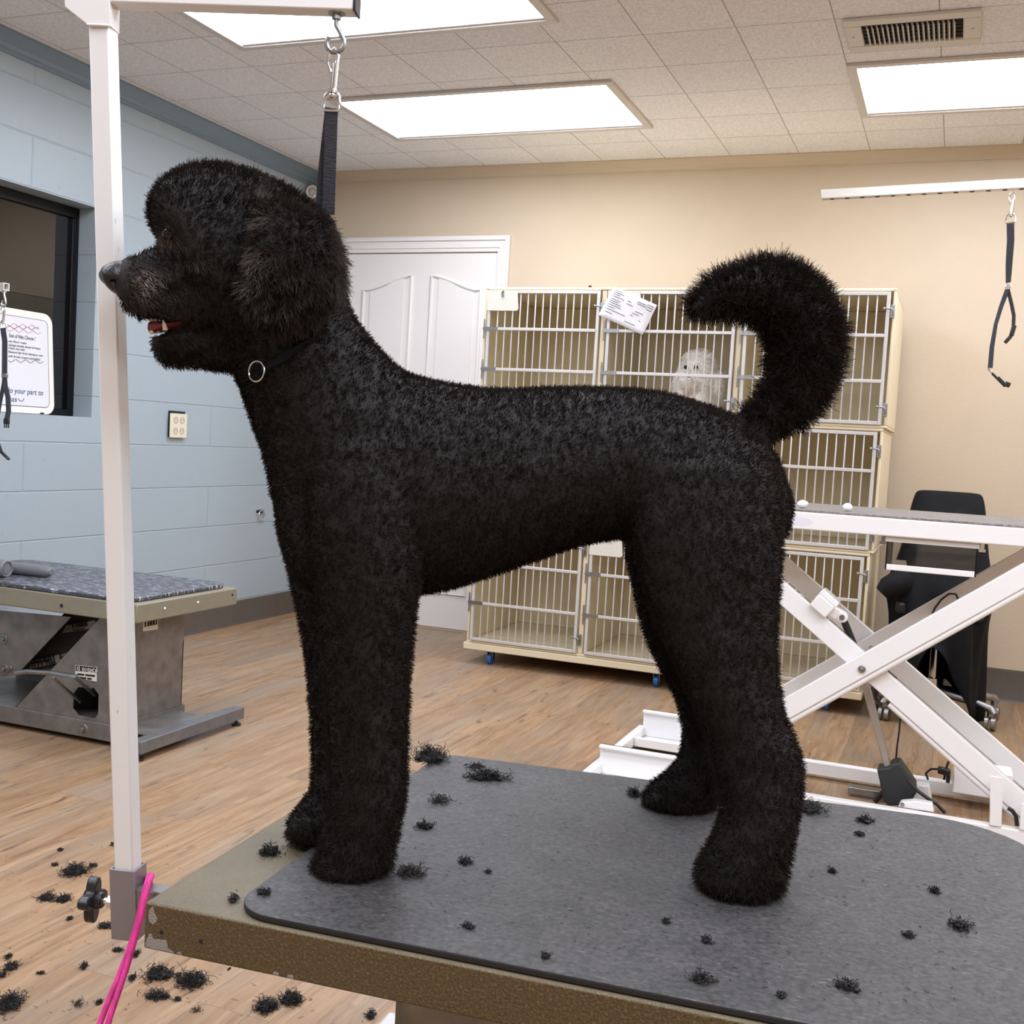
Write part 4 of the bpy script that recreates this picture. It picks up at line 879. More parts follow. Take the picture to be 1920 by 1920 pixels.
# chrome grooming arm over the white table
YR = 3.42
r0, r1 = onY(1541, 365.5, YR), onY(1900, 346, YR); k_ = (r1.z - r0.z) / (r1.x - r0.x); rx1 = .615
t = thing('grooming_stand', (rx1, YR, WTZ - .05), 'shiny chrome overhead grooming bar high before the beige wall', 'grooming arm')
m = MB(); dv = Vector((1, 0, k_)).normalized(); m.beam(r0, Vector((rx1 + .0135, YR, r0.z + k_ * (rx1 + .0135 - r0.x))), .026, .027, Yv); m.build('crossbar', M['barwhite'], t, bevel=.002)
m = MB(); m.box((rx1 - .013, YR - .013, WTZ - .05), (rx1 + .013, YR + .013, r1.z - .02)); m.build('post', M['chrome'], t, bevel=.002)
m = MB()
for i in range(20): q = r0 + dv * (.03 + .042 * i) - Vector((0, 0, .0138)); m.cyl(q - Zv * .0002, q + Zv * .0004, .007, 10)
m.build('holes', M['dark'], t)
hk = onY(1899, 362, YR)
t = thing('grooming_loop', (hk.x, YR, hk.z), 'black grooming loop dangling from the chrome bar with an unclipped buckle', 'grooming loop', 'grooming loops')
Rn = lambda px, py: onY(px, py, YR)
e0 = loop_hardware(t, hk, Xv, 1.0)
m = MB(); m.strip([e0 + Zv * .002, Rn(1895, 450), Rn(1892, 495), Rn(1890.5, 530)], [Xv, Xv, Vector((.8, -.6, 0)), Vector((.5, -.85, 0))], .019, .0035); m.build('strap', M['strap'], t)
m = MB(); c = Rn(1890, 538); m.tube(circ(c, Xv, Zv, .006, 14), .002, 6, closed=True); m.obox(c, Xv * .006, Yv * .004, Zv * .008); m.build('slide_buckle', M['chrome'], t, bevel=.001)
m = MB(); m.strip([Rn(1889, 543), Rn(1877, 575), Rn(1867, 608), Rn(1860, 650), Rn(1856.5, 690)], [Vector((.9, -.4, 0)), Vector((.7, -.7, 0)), Vector((.6, -.8, 0)), Vector((.8, -.6, 0)), Xv], .013, .003)
m.strip([Rn(1890, 543), Rn(1897, 572), Rn(1901, 592), Rn(1900, 612)], [Vector((.5, -.8, 0))] * 4, .013, .003); m.build('noose', M['strap'], t)
m = MB(); m.tube(circ(Rn(1857, 696), (Xv * .7 - Zv * .7), Yv, .009, 16), .0022, 6, closed=True); m.build('noose_ring', M['chrome'], t)
m = MB(); m.beam(Rn(1860, 700), Rn(1872, 712), .020, .006, Yv); m.beam(Rn(1870, 708), Rn(1886, 724), .024, .010, Yv); m.beam(Rn(1884, 719), Rn(1894, 723), .010, .014, Yv); m.build('buckle_plug', M['black'], t, bevel=.002)
m = MB(); m.beam(Rn(1902, 610), Rn(1896, 630), .012, .012, Yv); m.beam(Rn(1896, 630), Rn(1884, 643), .010, .010, Yv); m.build('buckle_socket', M['black'], t, bevel=.002)

# ------------------------------------------------------------------ chair under a black cape
KX, KY = -.02, 5.02
ch = thing('office_chair', (KX, KY, 0), 'office chair on steel casters hidden under a black cape', 'chair')
m = MB(); m.box((KX - .17, KY - .17, .44), (KX + .17, KY + .17, .50)); m.build('seat', M['black'], ch, bevel=.02, seg=3)
m = MB(); m.box((KX - .128, KY + .115, .52), (KX + .128, KY + .15, .93)); m.build('backrest', M['black'], ch, bevel=.02, seg=3)
m = MB(); m.cyl((KX, KY, .14), (KX, KY, .44), .022, 18); m.cyl((KX, KY, .10), (KX, KY, .17), .04, 18); m.build('gas_column', M['chrome'], ch)
tips = [onZ(1872, 1318, .075), onZ(1886, 1290, .085), Vector((KX - .05, KY + .24, .08)), Vector((KX - .23, KY + .06, .08)), Vector((KX - .18, KY - .17, .08))]
tips[0] = Vector((.205, 4.93, .078)); tips[1] = Vector((.225, 5.16, .082))
for tp in tips:
    c0_ = Vector((KX, KY, .12)); leg = MB(); leg.tube([c0_, c0_.lerp(tp, .6) + Zv * .008, tp + Zv * .006, tp + (tp - c0_).normalized() * .014 - Zv * .010], .016, 12, rs=[.022, .017, .016, .014])
    lo = leg.build('leg', M['steel'], ch)
    m = MB(); m.cyl((tp.x, tp.y, .052), (tp.x, tp.y, tp.z), .013, 12); m.cyl((tp.x + .004, tp.y - .014, .027), (tp.x + .022, tp.y - .018, .027), .0268, 20); m.cyl((tp.x - .022, tp.y - .010, .027), (tp.x - .006, tp.y - .012, .027), .0268, 20); m.build('caster', M['steel'], lo, bevel=.002)
# the cape: closed folds falling from the back, over the arms, to a ragged hem
cx_, cy__ = KX, KY
lv = [(.952, .100, .030, .09), (.949, .128, .045, .09), (.930, .138, .060, .09), (.86, .152, .085, .07), (.75, .165, .125, .04), (.64, .185, .165, .02), (.56, .218, .185, .0), (.50, .205, .19, 0), (.43, .185, .20, 0), (.34, .182, .21, 0), (.25, .186, .215, 0), (.17, .190, .22, 0)]
n = 72; vs = []; fs = []
for i, (z, rx, ry, oy) in enumerate(lv):
    for k in range(n):
        a_ = 2 * math.pi * k / n; cxx, sxx = math.cos(a_), math.sin(a_); pw = .55 if i < 5 else .75
        x = rx * math.copysign(abs(cxx) ** pw, cxx); y = ry * math.copysign(abs(sxx) ** pw, sxx)
        f = max(0, (.93 - z)) * .065; r_ = 1 + f * (1.6 * math.sin(7 * a_ + 1.3 * z * 6) + math.sin(13 * a_ + 2)); zz = z
        if i >= 9:   # ragged hem
            hem = .16 + .10 * math.sin(a_ * 2 + 2.6) + .05 * math.sin(5 * a_ + 1)
            if sxx < .3: hem = .17 if cxx < -.30 else (.17 + .16 * (cxx + .30) / .18 if cxx < -.12 else (.33 if cxx < .02 else max(.02, .33 - .42 * (cxx - .02))))   # gap that shows the base, long corner to the floor
            u = (i - 9) / 2.0; zz = .34 * (1 - u) + hem * u if hem < .34 else .34
        vs.append((cx_ + x * r_, cy__ + oy + y * r_, zz))
for i in range(len(lv) - 1):
    for k in range(n): fs.append((i * n + k, i * n + (k + 1) % n, (i + 1) * n + (k + 1) % n, (i + 1) * n + k))
vs.append((cx_, cy__ + .09, .953)); fs += [(len(vs) - 1, (k + 1) % n, k) for k in range(n)]
m = MB(); m.add(vs, fs)
# sleeve lying over the left arm
cape = m.build_at('grooming_cape', M['cloth'], (KX, KY, 0), smooth=60, sub=1)
so = cape.modifiers.new('thick', 'SOLIDIFY'); so.thickness = .003
tag(cape, 'black cape draped over the whole chair beside the cages', 'cape')
SLn = lambda px, py, y: onY(px, py, y)
sl = MB(); sl.tube([SLn(1722, 1092, 4.99), SLn(1682, 1094, 4.845), SLn(1664, 1102, 4.835), SLn(1653, 1112, 4.83)], .03, 14, rs=[.050, .052, .044, .030]); sl.build('sleeve', M['cloth'], cape, smooth=60)
# ------------------------------------------------------------------ the dog's table
ZT = .525; ZM = .5335
TA = math.radians(4.7); corner = Vector((-.801, .994, 0)); ux = Vector((math.cos(TA), math.sin(TA), 0)); uy = Vector((-math.sin(TA), math.cos(TA), 0))
TLEN, TDEP, TTH = 1.10, .600, .0535
gt_ = thing('hydraulic_table', corner, 'gold painted grooming table the black dog stands on', 'grooming table'); gt_.rotation_euler = (0, 0, TA); ORG[gt_.name] = (0, 0, 0)
def tpt(px, py):  # point on the table's near face in the table top's local frame
    q = onP(px, py, corner, -uy); r_ = q - corner; return Vector((r_ @ ux, r_ @ uy, q.z - ZT))
chips = []
for (px, py, sx, sz) in ((285, 1716, .0052, .0095), (296, 1772, .013, .0085), (309, 1785, .012, .006), (281, 1768, .006, .011), (338, 1791, .004, .0035), (517, 1830, .0045, .0042), (542, 1834, .0042, .0042), (491, 1827, .0018, .002)):
    chips.append((tuple(tpt(px, py)), (sx, .012, sz)))
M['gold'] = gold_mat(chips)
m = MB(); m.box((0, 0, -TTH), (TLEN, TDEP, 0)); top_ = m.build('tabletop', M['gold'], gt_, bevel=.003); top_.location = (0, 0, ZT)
for (px, py) in ((303, 1748), (377, 1765), (428, 1818)):
    m = MB(); q = tpt(px, py); m.cyl((q.x, -.0006, q.z), (q.x, .004, q.z), .0024 if py < 1800 else .0012, 10); m.build('screw_hole', M['dark'], top_)
# lift column and base under the top
m = MB(); colx = onY(785, 1915, 1.30).x
P = lambda x, y, z: (corner + ux * x + uy * y + Zv * z)
kx = (Vector((colx, 1.30, 0)) - corner) @ ux; ky = .20
m.box((kx, ky, .06), (kx + .50, ky + .28, ZT - TTH)); m.box((kx + .012, ky - .006, .06), (kx + .49, ky, ZT - TTH)); m.build('lift_column', M['galv'], gt_, bevel=.003)
m = MB(); m.box((kx - .02, ky - .04, .02), (kx + .55, ky + .32, .06)); m.build('base_pan', M['galv'], gt_, bevel=.003)
fb = onZ(742, 1897, .17); r_ = fb - corner; fx, fy = r_ @ ux, r_ @ uy
m = MB(); m.box((fx - .012, fy - .30, .13), (fx + .018, fy, .17)); m.box((fx - .012, fy - .28, .0), (fx + .018, fy - .22, .13)); m.box((fx - .012, fy - .06, .0), (fx + .018, fy - .02, .13)); m.build('foot_rail', M['alu'], gt_, bevel=.006)
m = MB(); m.box((kx + .42, ky - .14, .0), (kx + .45, ky + .40, .045)); m.build('foot_rail', M['railsteel'], gt_, bevel=.004)
# rubber mat
def round_poly(P, R, n=9):
    out = []; k = len(P)
    for i in range(k):
        p, a_, b_ = Vector(P[i]), Vector(P[i - 1]), Vector(P[(i + 1) % k]); u, v = (a_ - p).normalized(), (b_ - p).normalized()
        ang = u.angle(v); dd = R[i] / math.tan(ang / 2); c = p + (u + v).normalized() * (R[i] / math.sin(ang / 2)); s_, e_ = p + u * dd - c, p + v * dd - c
        th = s_.angle(e_)
        for j in range(n + 1):
            t_ = j / n; out.append(c + (s_ * math.sin((1 - t_) * th) + e_ * math.sin(t_ * th)) / math.sin(th))
    return out
mp_ = round_poly([(-.702, 1.008, 0), (.23, 1.082, 0), (.135, 1.802, 0), (-.762, 1.682, 0)], [.050, .06, .15, .035])
bm = bmesh.new()
lo_ = [bm.verts.new(p + Zv * (ZT + .0005)) for p in mp_]; hi_ = [bm.verts.new(p + Zv * ZM) for p in mp_]
bm.faces.new(lo_[::-1]); ft = bm.faces.new(hi_)
for i in range(len(mp_)): bm.faces.new((lo_[i], lo_[(i + 1) % len(mp_)], hi_[(i + 1) % len(mp_)], hi_[i])).material_index = 1
bmesh.ops.recalc_face_normals(bm, faces=bm.faces); me = bpy.data.meshes.new('rubber_mat'); bm.to_mesh(me); bm.free(); me.materials.append(M['mat']); me.materials.append(M['matedge'])
o = bpy.data.objects.new('rubber_mat', me); COL.objects.link(o); tag(o, 'large grey rubber mat under the black dog\'s paws', 'mat')
bv = o.modifiers.new('bevel', 'BEVEL'); bv.width = .002; bv.segments = 2; bv.limit_method = 'ANGLE'

# grooming arm clamped to the table's left edge
BA = math.radians(17.5); bdir = Vector((math.cos(BA), math.sin(BA), 0)); bfront = Vector((math.sin(BA), -math.cos(BA), 0))
PA = math.radians(14); pX = Vector((math.cos(PA), math.sin(PA), 0)); pY = Vector((-math.sin(PA), math.cos(PA), 0))
p_bot = onD(240, 1620, 1.40); p_top = onD(193, 15, 1.33); pd = (p_top - p_bot).normalized()
ga = thing('grooming_stand', p_bot - pd * .05, 'white steel grooming arm rising at the left end of the gold table', 'grooming arm')
def sq_tube(m, a_, b_, s): m.beam(a_, b_, s, s, pX)
m = MB(); sq_tube(m, p_bot - pd * .01, p_top - pd * .015, .0250); m.build('post', M['post'], ga, bevel=.002)
FBe = onD(204, 4, 1.315); bc = FBe - bfront * .013 + Zv * .0135
s0 = bc - bdir * .032; tl = .290
m = MB(); m.beam(s0, bc + bdir * tl, .026, .027, bfront); m.build('crossbar', M['alu'], ga, bevel=.002)
m = MB(); be = bc + bdir * tl; m.beam(be, be + bdir * .003, .028, .029, bfront); m.build('end_cap', M['black'], ga, bevel=.001)
fpl = FBe + bfront * .001
gp = [onP(x, y, fpl, bfront) for x, y in ((118, -45), (121, 12), (163, 46), (205, 48), (206, -45))]
m = MB(); m.prism(gp, -bfront * .029); m.tube([gp[2], gp[3]], .0018, 6); m.build('corner_plate', M['alu'], ga, bevel=.002)
# sleeve, bracket and star knob
sl_top, sl_bot = p_bot - pd * .002, onD(240, 1757, 1.40)
sl_bot = p_bot - pd * ((p_bot - sl_bot).length)
m = MB(); w0 = .0166; t_ = .0024
for (o_, hx_, hy_) in ((pY * (w0 - t_ / 2), w0, t_ / 2), (-pY * (w0 - t_ / 2), w0, t_ / 2), (pX * (w0 - t_ / 2), t_ / 2, w0 - t_), (-pX * (w0 - t_ / 2), t_ / 2, w0 - t_)):
    m.obox((sl_top + sl_bot) / 2 + o_, pX * hx_, pY * hy_, pd * ((sl_top - sl_bot).length / 2))
m.build('sleeve', M['sleeve'], ga, bevel=.0008)
smid = (sl_top + sl_bot) / 2
edge = onZ(330, 1652, ZT - .002); eu = (edge - corner) @ uy
bz = onD(300, 1660, 1.40).z; bs = Vector((smid.x, smid.y, bz)) + pX * .012
be_l = ((corner - bs) @ ux) / (pX @ ux) + .012 * 0; be_l = (corner - bs - uy * ((corner - bs) @ uy)).length
m = MB(); m.prism([bs - pY * .014, bs - pY * .014 + ux * (be_l - .001), bs + pY * .016 + ux * (be_l - .002), bs + pY * .012], (0, 0, -.024)); m.build('clamp_bracket', M['galv'], ga, bevel=.002)
ka = -pX; kc = smid - pX * w0 + Zv * .002
kc = onP(214, 1691, smid - pX * w0, pX)
m = MB(); m.cyl(kc, kc + ka * .007, .0085, 6); m.cyl(kc + ka * .007, kc + ka * .016, .0042, 10); m.build('stud', M['chrome'], ga)
kb = kc + ka * .014; kdn = -Zv * .12; ka2 = (ka + kdn * .0).normalized()
m = MB(); m.tube([kb, kb + ka2 * .010], .011, 18, rs=[.0095, .011])
pts = []
for i in range(48):
    a_ = 2 * math.pi * i / 48; rr_ = .0215 + .0070 * math.cos(4 * a_ + .5)
    pts.append(kb + ka2 * .008 + (pY * math.cos(a_) + Zv * math.sin(a_)) * rr_)
m.prism(pts, ka2 * .013); m.tube([kb + ka2 * .021, kb + ka2 * .025], .012, 18, rs=[.016, .008])
m.build('star_knob', M['black'], ga, bevel=.003, seg=3, smooth=50)
# hook eye under the bar's end
hk = bc + bdir * (tl - .022) - Zv * .0135
m = MB(); m.cyl(hk - Zv * .007, hk, .0055, 6); m.cyl(hk - Zv * .0012, hk, .010, 16)
cr = hk - Zv * .034; ev, fv = bdir, Zv
loop_ = [hk - Zv * .006, hk - Zv * .014 + bdir * .000, hk - Zv * .020 + bdir * .004] + [cr + (.0105) * (math.cos(a_) * bdir + math.sin(a_) * Zv) for a_ in [math.radians(40 - 20 * i) for i in range(14)]]
m.tube(loop_, .0028, 10); m.build('hook_eye', M['steel'], ga)

# ------------------------------------------------------------------ pink cord looped over the clamp
t = thing('pink_leash', smid + pX * .03, 'bright pink doubled cord hanging from the clamp of the white post', 'leash')
dk = fw_d = 1.235
c_ = lambda px, py, d_=1.225: onD(px, py, d_)
m = MB()
m.tube([c_(279, 1662, 1.43), c_(282, 1647, 1.422), c_(284, 1641, 1.40), c_(283, 1645, 1.377), c_(279, 1658, 1.368), c_(270, 1692, 1.362), c_(261, 1730, 1.355), c_(247, 1780, 1.345), c_(237, 1815, 1.335), c_(222, 1860, 1.32), c_(205, 1910, 1.305), c_(196, 1950, 1.295)], .0037, 12)
m.build('cord_strand', M['pink'], t, smooth=60)
m = MB(); m.tube([c_(273, 1664, 1.43), c_(276, 1649, 1.422), c_(278, 1644, 1.40), c_(278, 1648, 1.380), c_(274, 1661, 1.372), c_(266, 1694, 1.366), c_(257, 1733, 1.359), c_(240, 1787, 1.349), c_(220, 1838, 1.335), c_(202, 1880, 1.322), c_(187, 1920, 1.31), c_(177, 1955, 1.30)], .0036, 12)
m.build('cord_strand', M['pink'], t, smooth=60)
# ------------------------------------------------------------------ the black dog
PAWS = {k: onZ(x, y, ZM) for k, (x, y) in dict(nf=(655, 1630), ff=(588, 1570), nr=(1388, 1668), fr=(1275, 1512)).items()}
DM = sum(PAWS.values(), Vector()) / 4
DA = math.radians(29); da = Vector((math.cos(DA), math.sin(DA), 0)); dn = Vector((-math.sin(DA), math.cos(DA), 0))
def bend(px, py):     # the head is carried a little towards the camera's side of the body plane
    a_ = np.clip((600 - px) / 400, 0, 1.1); b_ = 1 - np.clip((py - 640) / 110, 0, 1); return .075 * a_ * b_
def dogP(px, py, v=0.): return onP(px, py, DM + dn * (v - float(bend(px, py))), dn)
def loft(st, nseg=24, sub=4, cap=.35, pw=1.0):
    """stations (ax, ay, bx, by, half width, v): silhouette points on both sides -> closed mesh"""
    R = []
    for s in st:
        v = s[5] if len(s) > 5 else 0.
        A, B = dogP(s[0], s[1], v), dogP(s[2], s[3], v); R.append(((A + B) / 2, (A - B) / 2, dn * s[4]))
    def cr4(p0, p1, p2, p3, t): return 0.5 * ((2 * p1) + (p2 - p0) * t + (2 * p0 - 5 * p1 + 4 * p2 - p3) * t * t + (3 * p1 - p0 - 3 * p2 + p3) * t ** 3)
    Q = []; k = len(R)
    for i in range(k - 1):
        for j in range(sub):
            t = j / sub; Q.append(tuple(cr4(R[max(i - 1, 0)][c], R[i][c], R[i + 1][c], R[min(i + 2, k - 1)][c], t) for c in range(3)))
    Q.append(R[-1])
    # rounded end caps
    def capr(r, d, ln):
        return [(r[0] + d * ln * math.sin(a_), r[1] * math.cos(a_), r[2] * math.cos(a_)) for a_ in (math.radians(25), math.radians(50), math.radians(72), math.radians(86))]
    d0 = (Q[0][0] - Q[1][0]).normalized(); d1 = (Q[-1][0] - Q[-2][0]).normalized()
    Q = capr(Q[0], d0, min(Q[0][1].length, Q[0][2].length) * cap)[::-1] + Q + capr(Q[-1], d1, min(Q[-1][1].length, Q[-1][2].length) * cap)
    vs = []; fs = []
    for c, a_, b_ in Q: vs += [c + a_ * math.cos(2 * math.pi * i / nseg) + b_ * math.sin(2 * math.pi * i / nseg) for i in range(nseg)]
    for i in range(len(Q) - 1): fs += [(i * nseg + q, i * nseg + (q + 1) % nseg, (i + 1) * nseg + (q + 1) % nseg, (i + 1) * nseg + q) for q in range(nseg)]
    fs += [tuple(range(nseg - 1, -1, -1)), tuple((len(Q) - 1) * nseg + q for q in range(nseg))]
    return vs, fs
dog = MB()
torso = [(432, 690, 640, 505, .070), (449, 735, 664, 585, .075), (468, 790, 705, 640, .080), (492, 860, 752, 688, .090), (512, 950, 800, 706, .100), (545, 1040, 850, 716, .108), (640, 1095, 905, 723, .112),
         (735, 1118, 965, 725, .112), (830, 1108, 1020, 722, .110), (920, 1080, 1080, 722, .106), (1005, 1050, 1140, 722, .100), (1085, 1024, 1200, 726, .097), (1165, 1012, 1262, 737, .098), (1240, 1020, 1325, 756, .102),
         (1320, 1040, 1385, 782, .102), (1395, 1040, 1432, 828, .092), (1440, 1020, 1460, 900, .070)]
chest = [(508, 900, 640, 900, .075), (520, 1000, 640, 1000, .080), (540, 1060, 660, 1060, .075), (575, 1105, 700, 1110, .055)]
nfl = [(585, 840, 790, 830, .040, -.070), (572, 940, 800, 940, .052, -.072), (580, 1030, 798, 1040, .055, -.074), (590, 1110, 788, 1112, .054, -.075), (598, 1190, 779, 1190, .050, -.075), (605, 1290, 771, 1290, .048, -.075),
       (611, 1390, 768, 1390, .047, -.075), (613, 1480, 766, 1480, .048, -.075), (609, 1545, 754, 1545, .048, -.075), (590, 1595, 743, 1595, .050, -.076), (576, 1625, 737, 1622, .050, -.077), (590, 1648, 718, 1648, .042, -.077)]
ffl = [(520, 900, 640, 900, .045, .060), (523, 1000, 680, 1000, .050, .060), (538, 1080, 690, 1085, .048, .058), (556, 1160, 700, 1160, .045, .055), (569, 1240, 706, 1240, .043, .052), (577, 1330, 708, 1330, .042, .048),
       (581, 1420, 706, 1420, .042, .042), (577, 1480, 700, 1480, .042, .038), (545, 1522, 685, 1520, .045, .034), (530, 1556, 670, 1553, .046, .032), (545, 1582, 655, 1584, .038, .032)]
nrl = [(1200, 860, 1460, 880, .050, -.075), (1185, 950, 1469, 960, .056, -.080), (1190, 1030, 1468, 1040, .056, -.086), (1208, 1110, 1463, 1110, .052, -.092), (1236, 1185, 1459, 1185, .048, -.100), (1268, 1255, 1461, 1262, .045, -.107),
       (1302, 1335, 1474, 1338, .043, -.115), (1326, 1395, 1500, 1398, .043, -.121), (1341, 1455, 1508, 1452, .043, -.126), (1351, 1510, 1500, 1512, .045, -.130), (1336, 1568, 1488, 1568, .050, -.132), (1308, 1620, 1477, 1618, .054, -.132), (1301, 1655, 1468, 1655, .053, -.132), (1330, 1690, 1440, 1697, .040, -.132)]
frl = [(1160, 960, 1400, 960, .048, .085), (1170, 1040, 1390, 1040, .050, .095), (1186, 1110, 1380, 1110, .048, .105), (1202, 1180, 1372, 1180, .044, .118), (1232, 1250, 1370, 1250, .041, .130), (1262, 1306, 1376, 1310, .040, .142),
       (1278, 1368, 1384, 1370, .040, .155), (1272, 1420, 1378, 1420, .042, .165), (1246, 1450, 1366, 1452, .045, .172), (1210, 1480, 1355, 1480, .047, .175), (1200, 1510, 1345, 1506, .046, .175), (1228, 1532, 1325, 1530, .038, .175)]
tail = [(1375, 790, 1430, 850, .035), (1396, 762, 1462, 822, .034), (1418, 738, 1512, 800, .040), (1431, 712, 1550, 760, .046), (1438, 682, 1576, 706, .050), (1437, 650, 1586, 638, .052), (1428, 624, 1572, 570, .052), (1405, 607, 1530, 508, .050), (1372, 603, 1446, 474, .047), (1334, 604, 1378, 490, .040), (1303, 605, 1325, 512, .033), (1280, 602, 1293, 548, .022)]
muzz = [(221, 487, 226, 572, .024), (238, 479, 240, 592, .031), (262, 468, 264, 600, .036), (300, 455, 308, 603, .041), (345, 440, 350, 618, .050), (400, 430, 400, 630, .058)]
skull = [(283, 372, 291, 440, .034), (300, 339, 308, 468, .055), (334, 316, 342, 520, .068), (379, 301, 384, 600, .075), (422, 303, 420, 670, .076), (466, 312, 456, 690, .076), (522, 335, 520, 690, .074), (570, 363, 590, 650, .064), (606, 395, 636, 580, .046)]
jaw = [(279, 630, 286, 664, .018), (300, 624, 300, 686, .027), (340, 619, 342, 692, .034), (380, 612, 385, 693, .040), (420, 600, 425, 700, .048)]
def ear(s): return [(484, 372, 560, 378, .016, s * .064), (470, 420, 616, 405, .026, s * .080), (458, 468, 644, 452, .032, s * .090), (447, 515, 655, 500, .034, s * .094), (444, 562, 652, 548, .032, s * .095), (456, 596, 622, 586, .028, s * .092), (482, 618, 580, 616, .018, s * .088)]
for st in (torso, chest, nfl, ffl, nrl, frl, tail, muzz, skull, jaw, ear(-1), ear(1)):
    dog.add(*loft(st))
# nearer lower lip, lip flap of the far side and brow
def ell(px, py, v, rx, ry, rz): dog.sphere(dogP(px, py, v), rx, ry, rz, axes=(da, dn, Zv))
ell(335, 575, -.026, .040, .020, .020); ell(335, 575, .026, .040, .020, .020)
ell(303, 385, -.030, .016, .022, .026); ell(303, 385, .030, .016, .022, .026)
def remesh(mb, voxel, smooth):
    me = bpy.data.meshes.new('tmp'); me.from_pydata([tuple(v) for v in mb.v], [], mb.f)
    bm = bmesh.new(); bm.from_mesh(me); bmesh.ops.recalc_face_normals(bm, faces=bm.faces); bm.to_mesh(me); bm.free()
    o = bpy.data.objects.new('tmp', me); COL.objects.link(o)
    r = o.modifiers.new('r', 'REMESH'); r.mode = 'VOXEL'; r.voxel_size = voxel
    s = o.modifiers.new('s', 'SMOOTH'); s.factor = .5; s.iterations = smooth
    me2 = bpy.data.meshes.new_from_object(o.evaluated_get(bpy.context.evaluated_depsgraph_get()))
    bpy.data.objects.remove(o); return me2
def arr(me):
    n = len(me.vertices); co = np.empty(n * 3); me.vertices.foreach_get('co', co); no = np.empty(n * 3); me.vertices.foreach_get('normal', no)
    return co.reshape(-1, 3), no.reshape(-1, 3)
_R, _U, _F, _C = (np.array(v) for v in (RT, UP, FW, CAM))
def pix(P):
    d = P - _C; k = d @ _F; return 960 + FPX * (d @ _R) / k, 960 - FPX * (d @ _U) / k
def sstep(x, a, b): t = np.clip((x - a) / (b - a), 0, 1); return t * t * (3 - 2 * t)
_dn, _dm, _da = np.array(dn), np.array(DM), np.array(da)
def regions(P):
    px, py = pix(P); v = (P - _dm) @ _dn + bend(px, py)
    tailm = sstep(px, 1240, 1270) * (1 - sstep(py, 780, 840)) * np.where((px > 1395) | (py < 640), 1, 0) * np.where((px - 1380) * .9 > (py - 790) * .6, 1, np.where(py < 640, 1, 0))
    earm = (py < 640) * (px < 680) * sstep(np.abs(v), .062, .075) * sstep(px, 436, 462)
    topk = (1 - sstep(py, 380, 470)) * (px < 640)
    muz = (px < 400) * sstep(py, 440, 470)
    legm = sstep(py, 1050, 1200)
    paw = np.where(px < 900, sstep(py, 1530, 1590), np.where(px < 1345, np.where(v > .1, sstep(py, 1420, 1470), sstep(py, 1560, 1620)), sstep(py, 1560, 1620)))
    return px, py, v, tailm, earm, topk, muz, legm, paw
def fur_len(P):
    px, py, v, tailm, earm, topk, muz, legm, paw = regions(P)
    ln = .0068 + .0004 * legm + .0025 * paw
    ln = ln * (1 - topk) + .0085 * topk
    ln = ln * (1 - muz) + .008 * muz
    ln = ln * (1 - earm) + .016 * earm
    ln = ln * (1 - tailm) + .018 * tailm
    mouth = (px > 262) * (px < 360) * (py > 588) * (py < 632); ln = np.where(mouth, .004, ln)
    nosem = (px < 240) * (py < 560); ln = np.where(nosem, .0035, ln)
    return ln
def finish_body(me, lens, keep_z, k=.62):
    co, no = arr(me); co = co - no * (lens(co) * k)[:, None]; co[:, 2] = np.maximum(co[:, 2], keep_z)
    me.vertices.foreach_set('co', co.ravel()); me.update()
def field(P, seed, sc, n=5):
    r = np.random.default_rng(seed); out = np.zeros((len(P), 3))
    for i in range(n):
        K = r.normal(size=(3, 3)) * sc * (1 + .35 * i); ph = r.uniform(0, 6.28, 3)
        out += np.sin(P @ K.T + ph) / (1 + .3 * i)
    return out / math.sqrt(n)
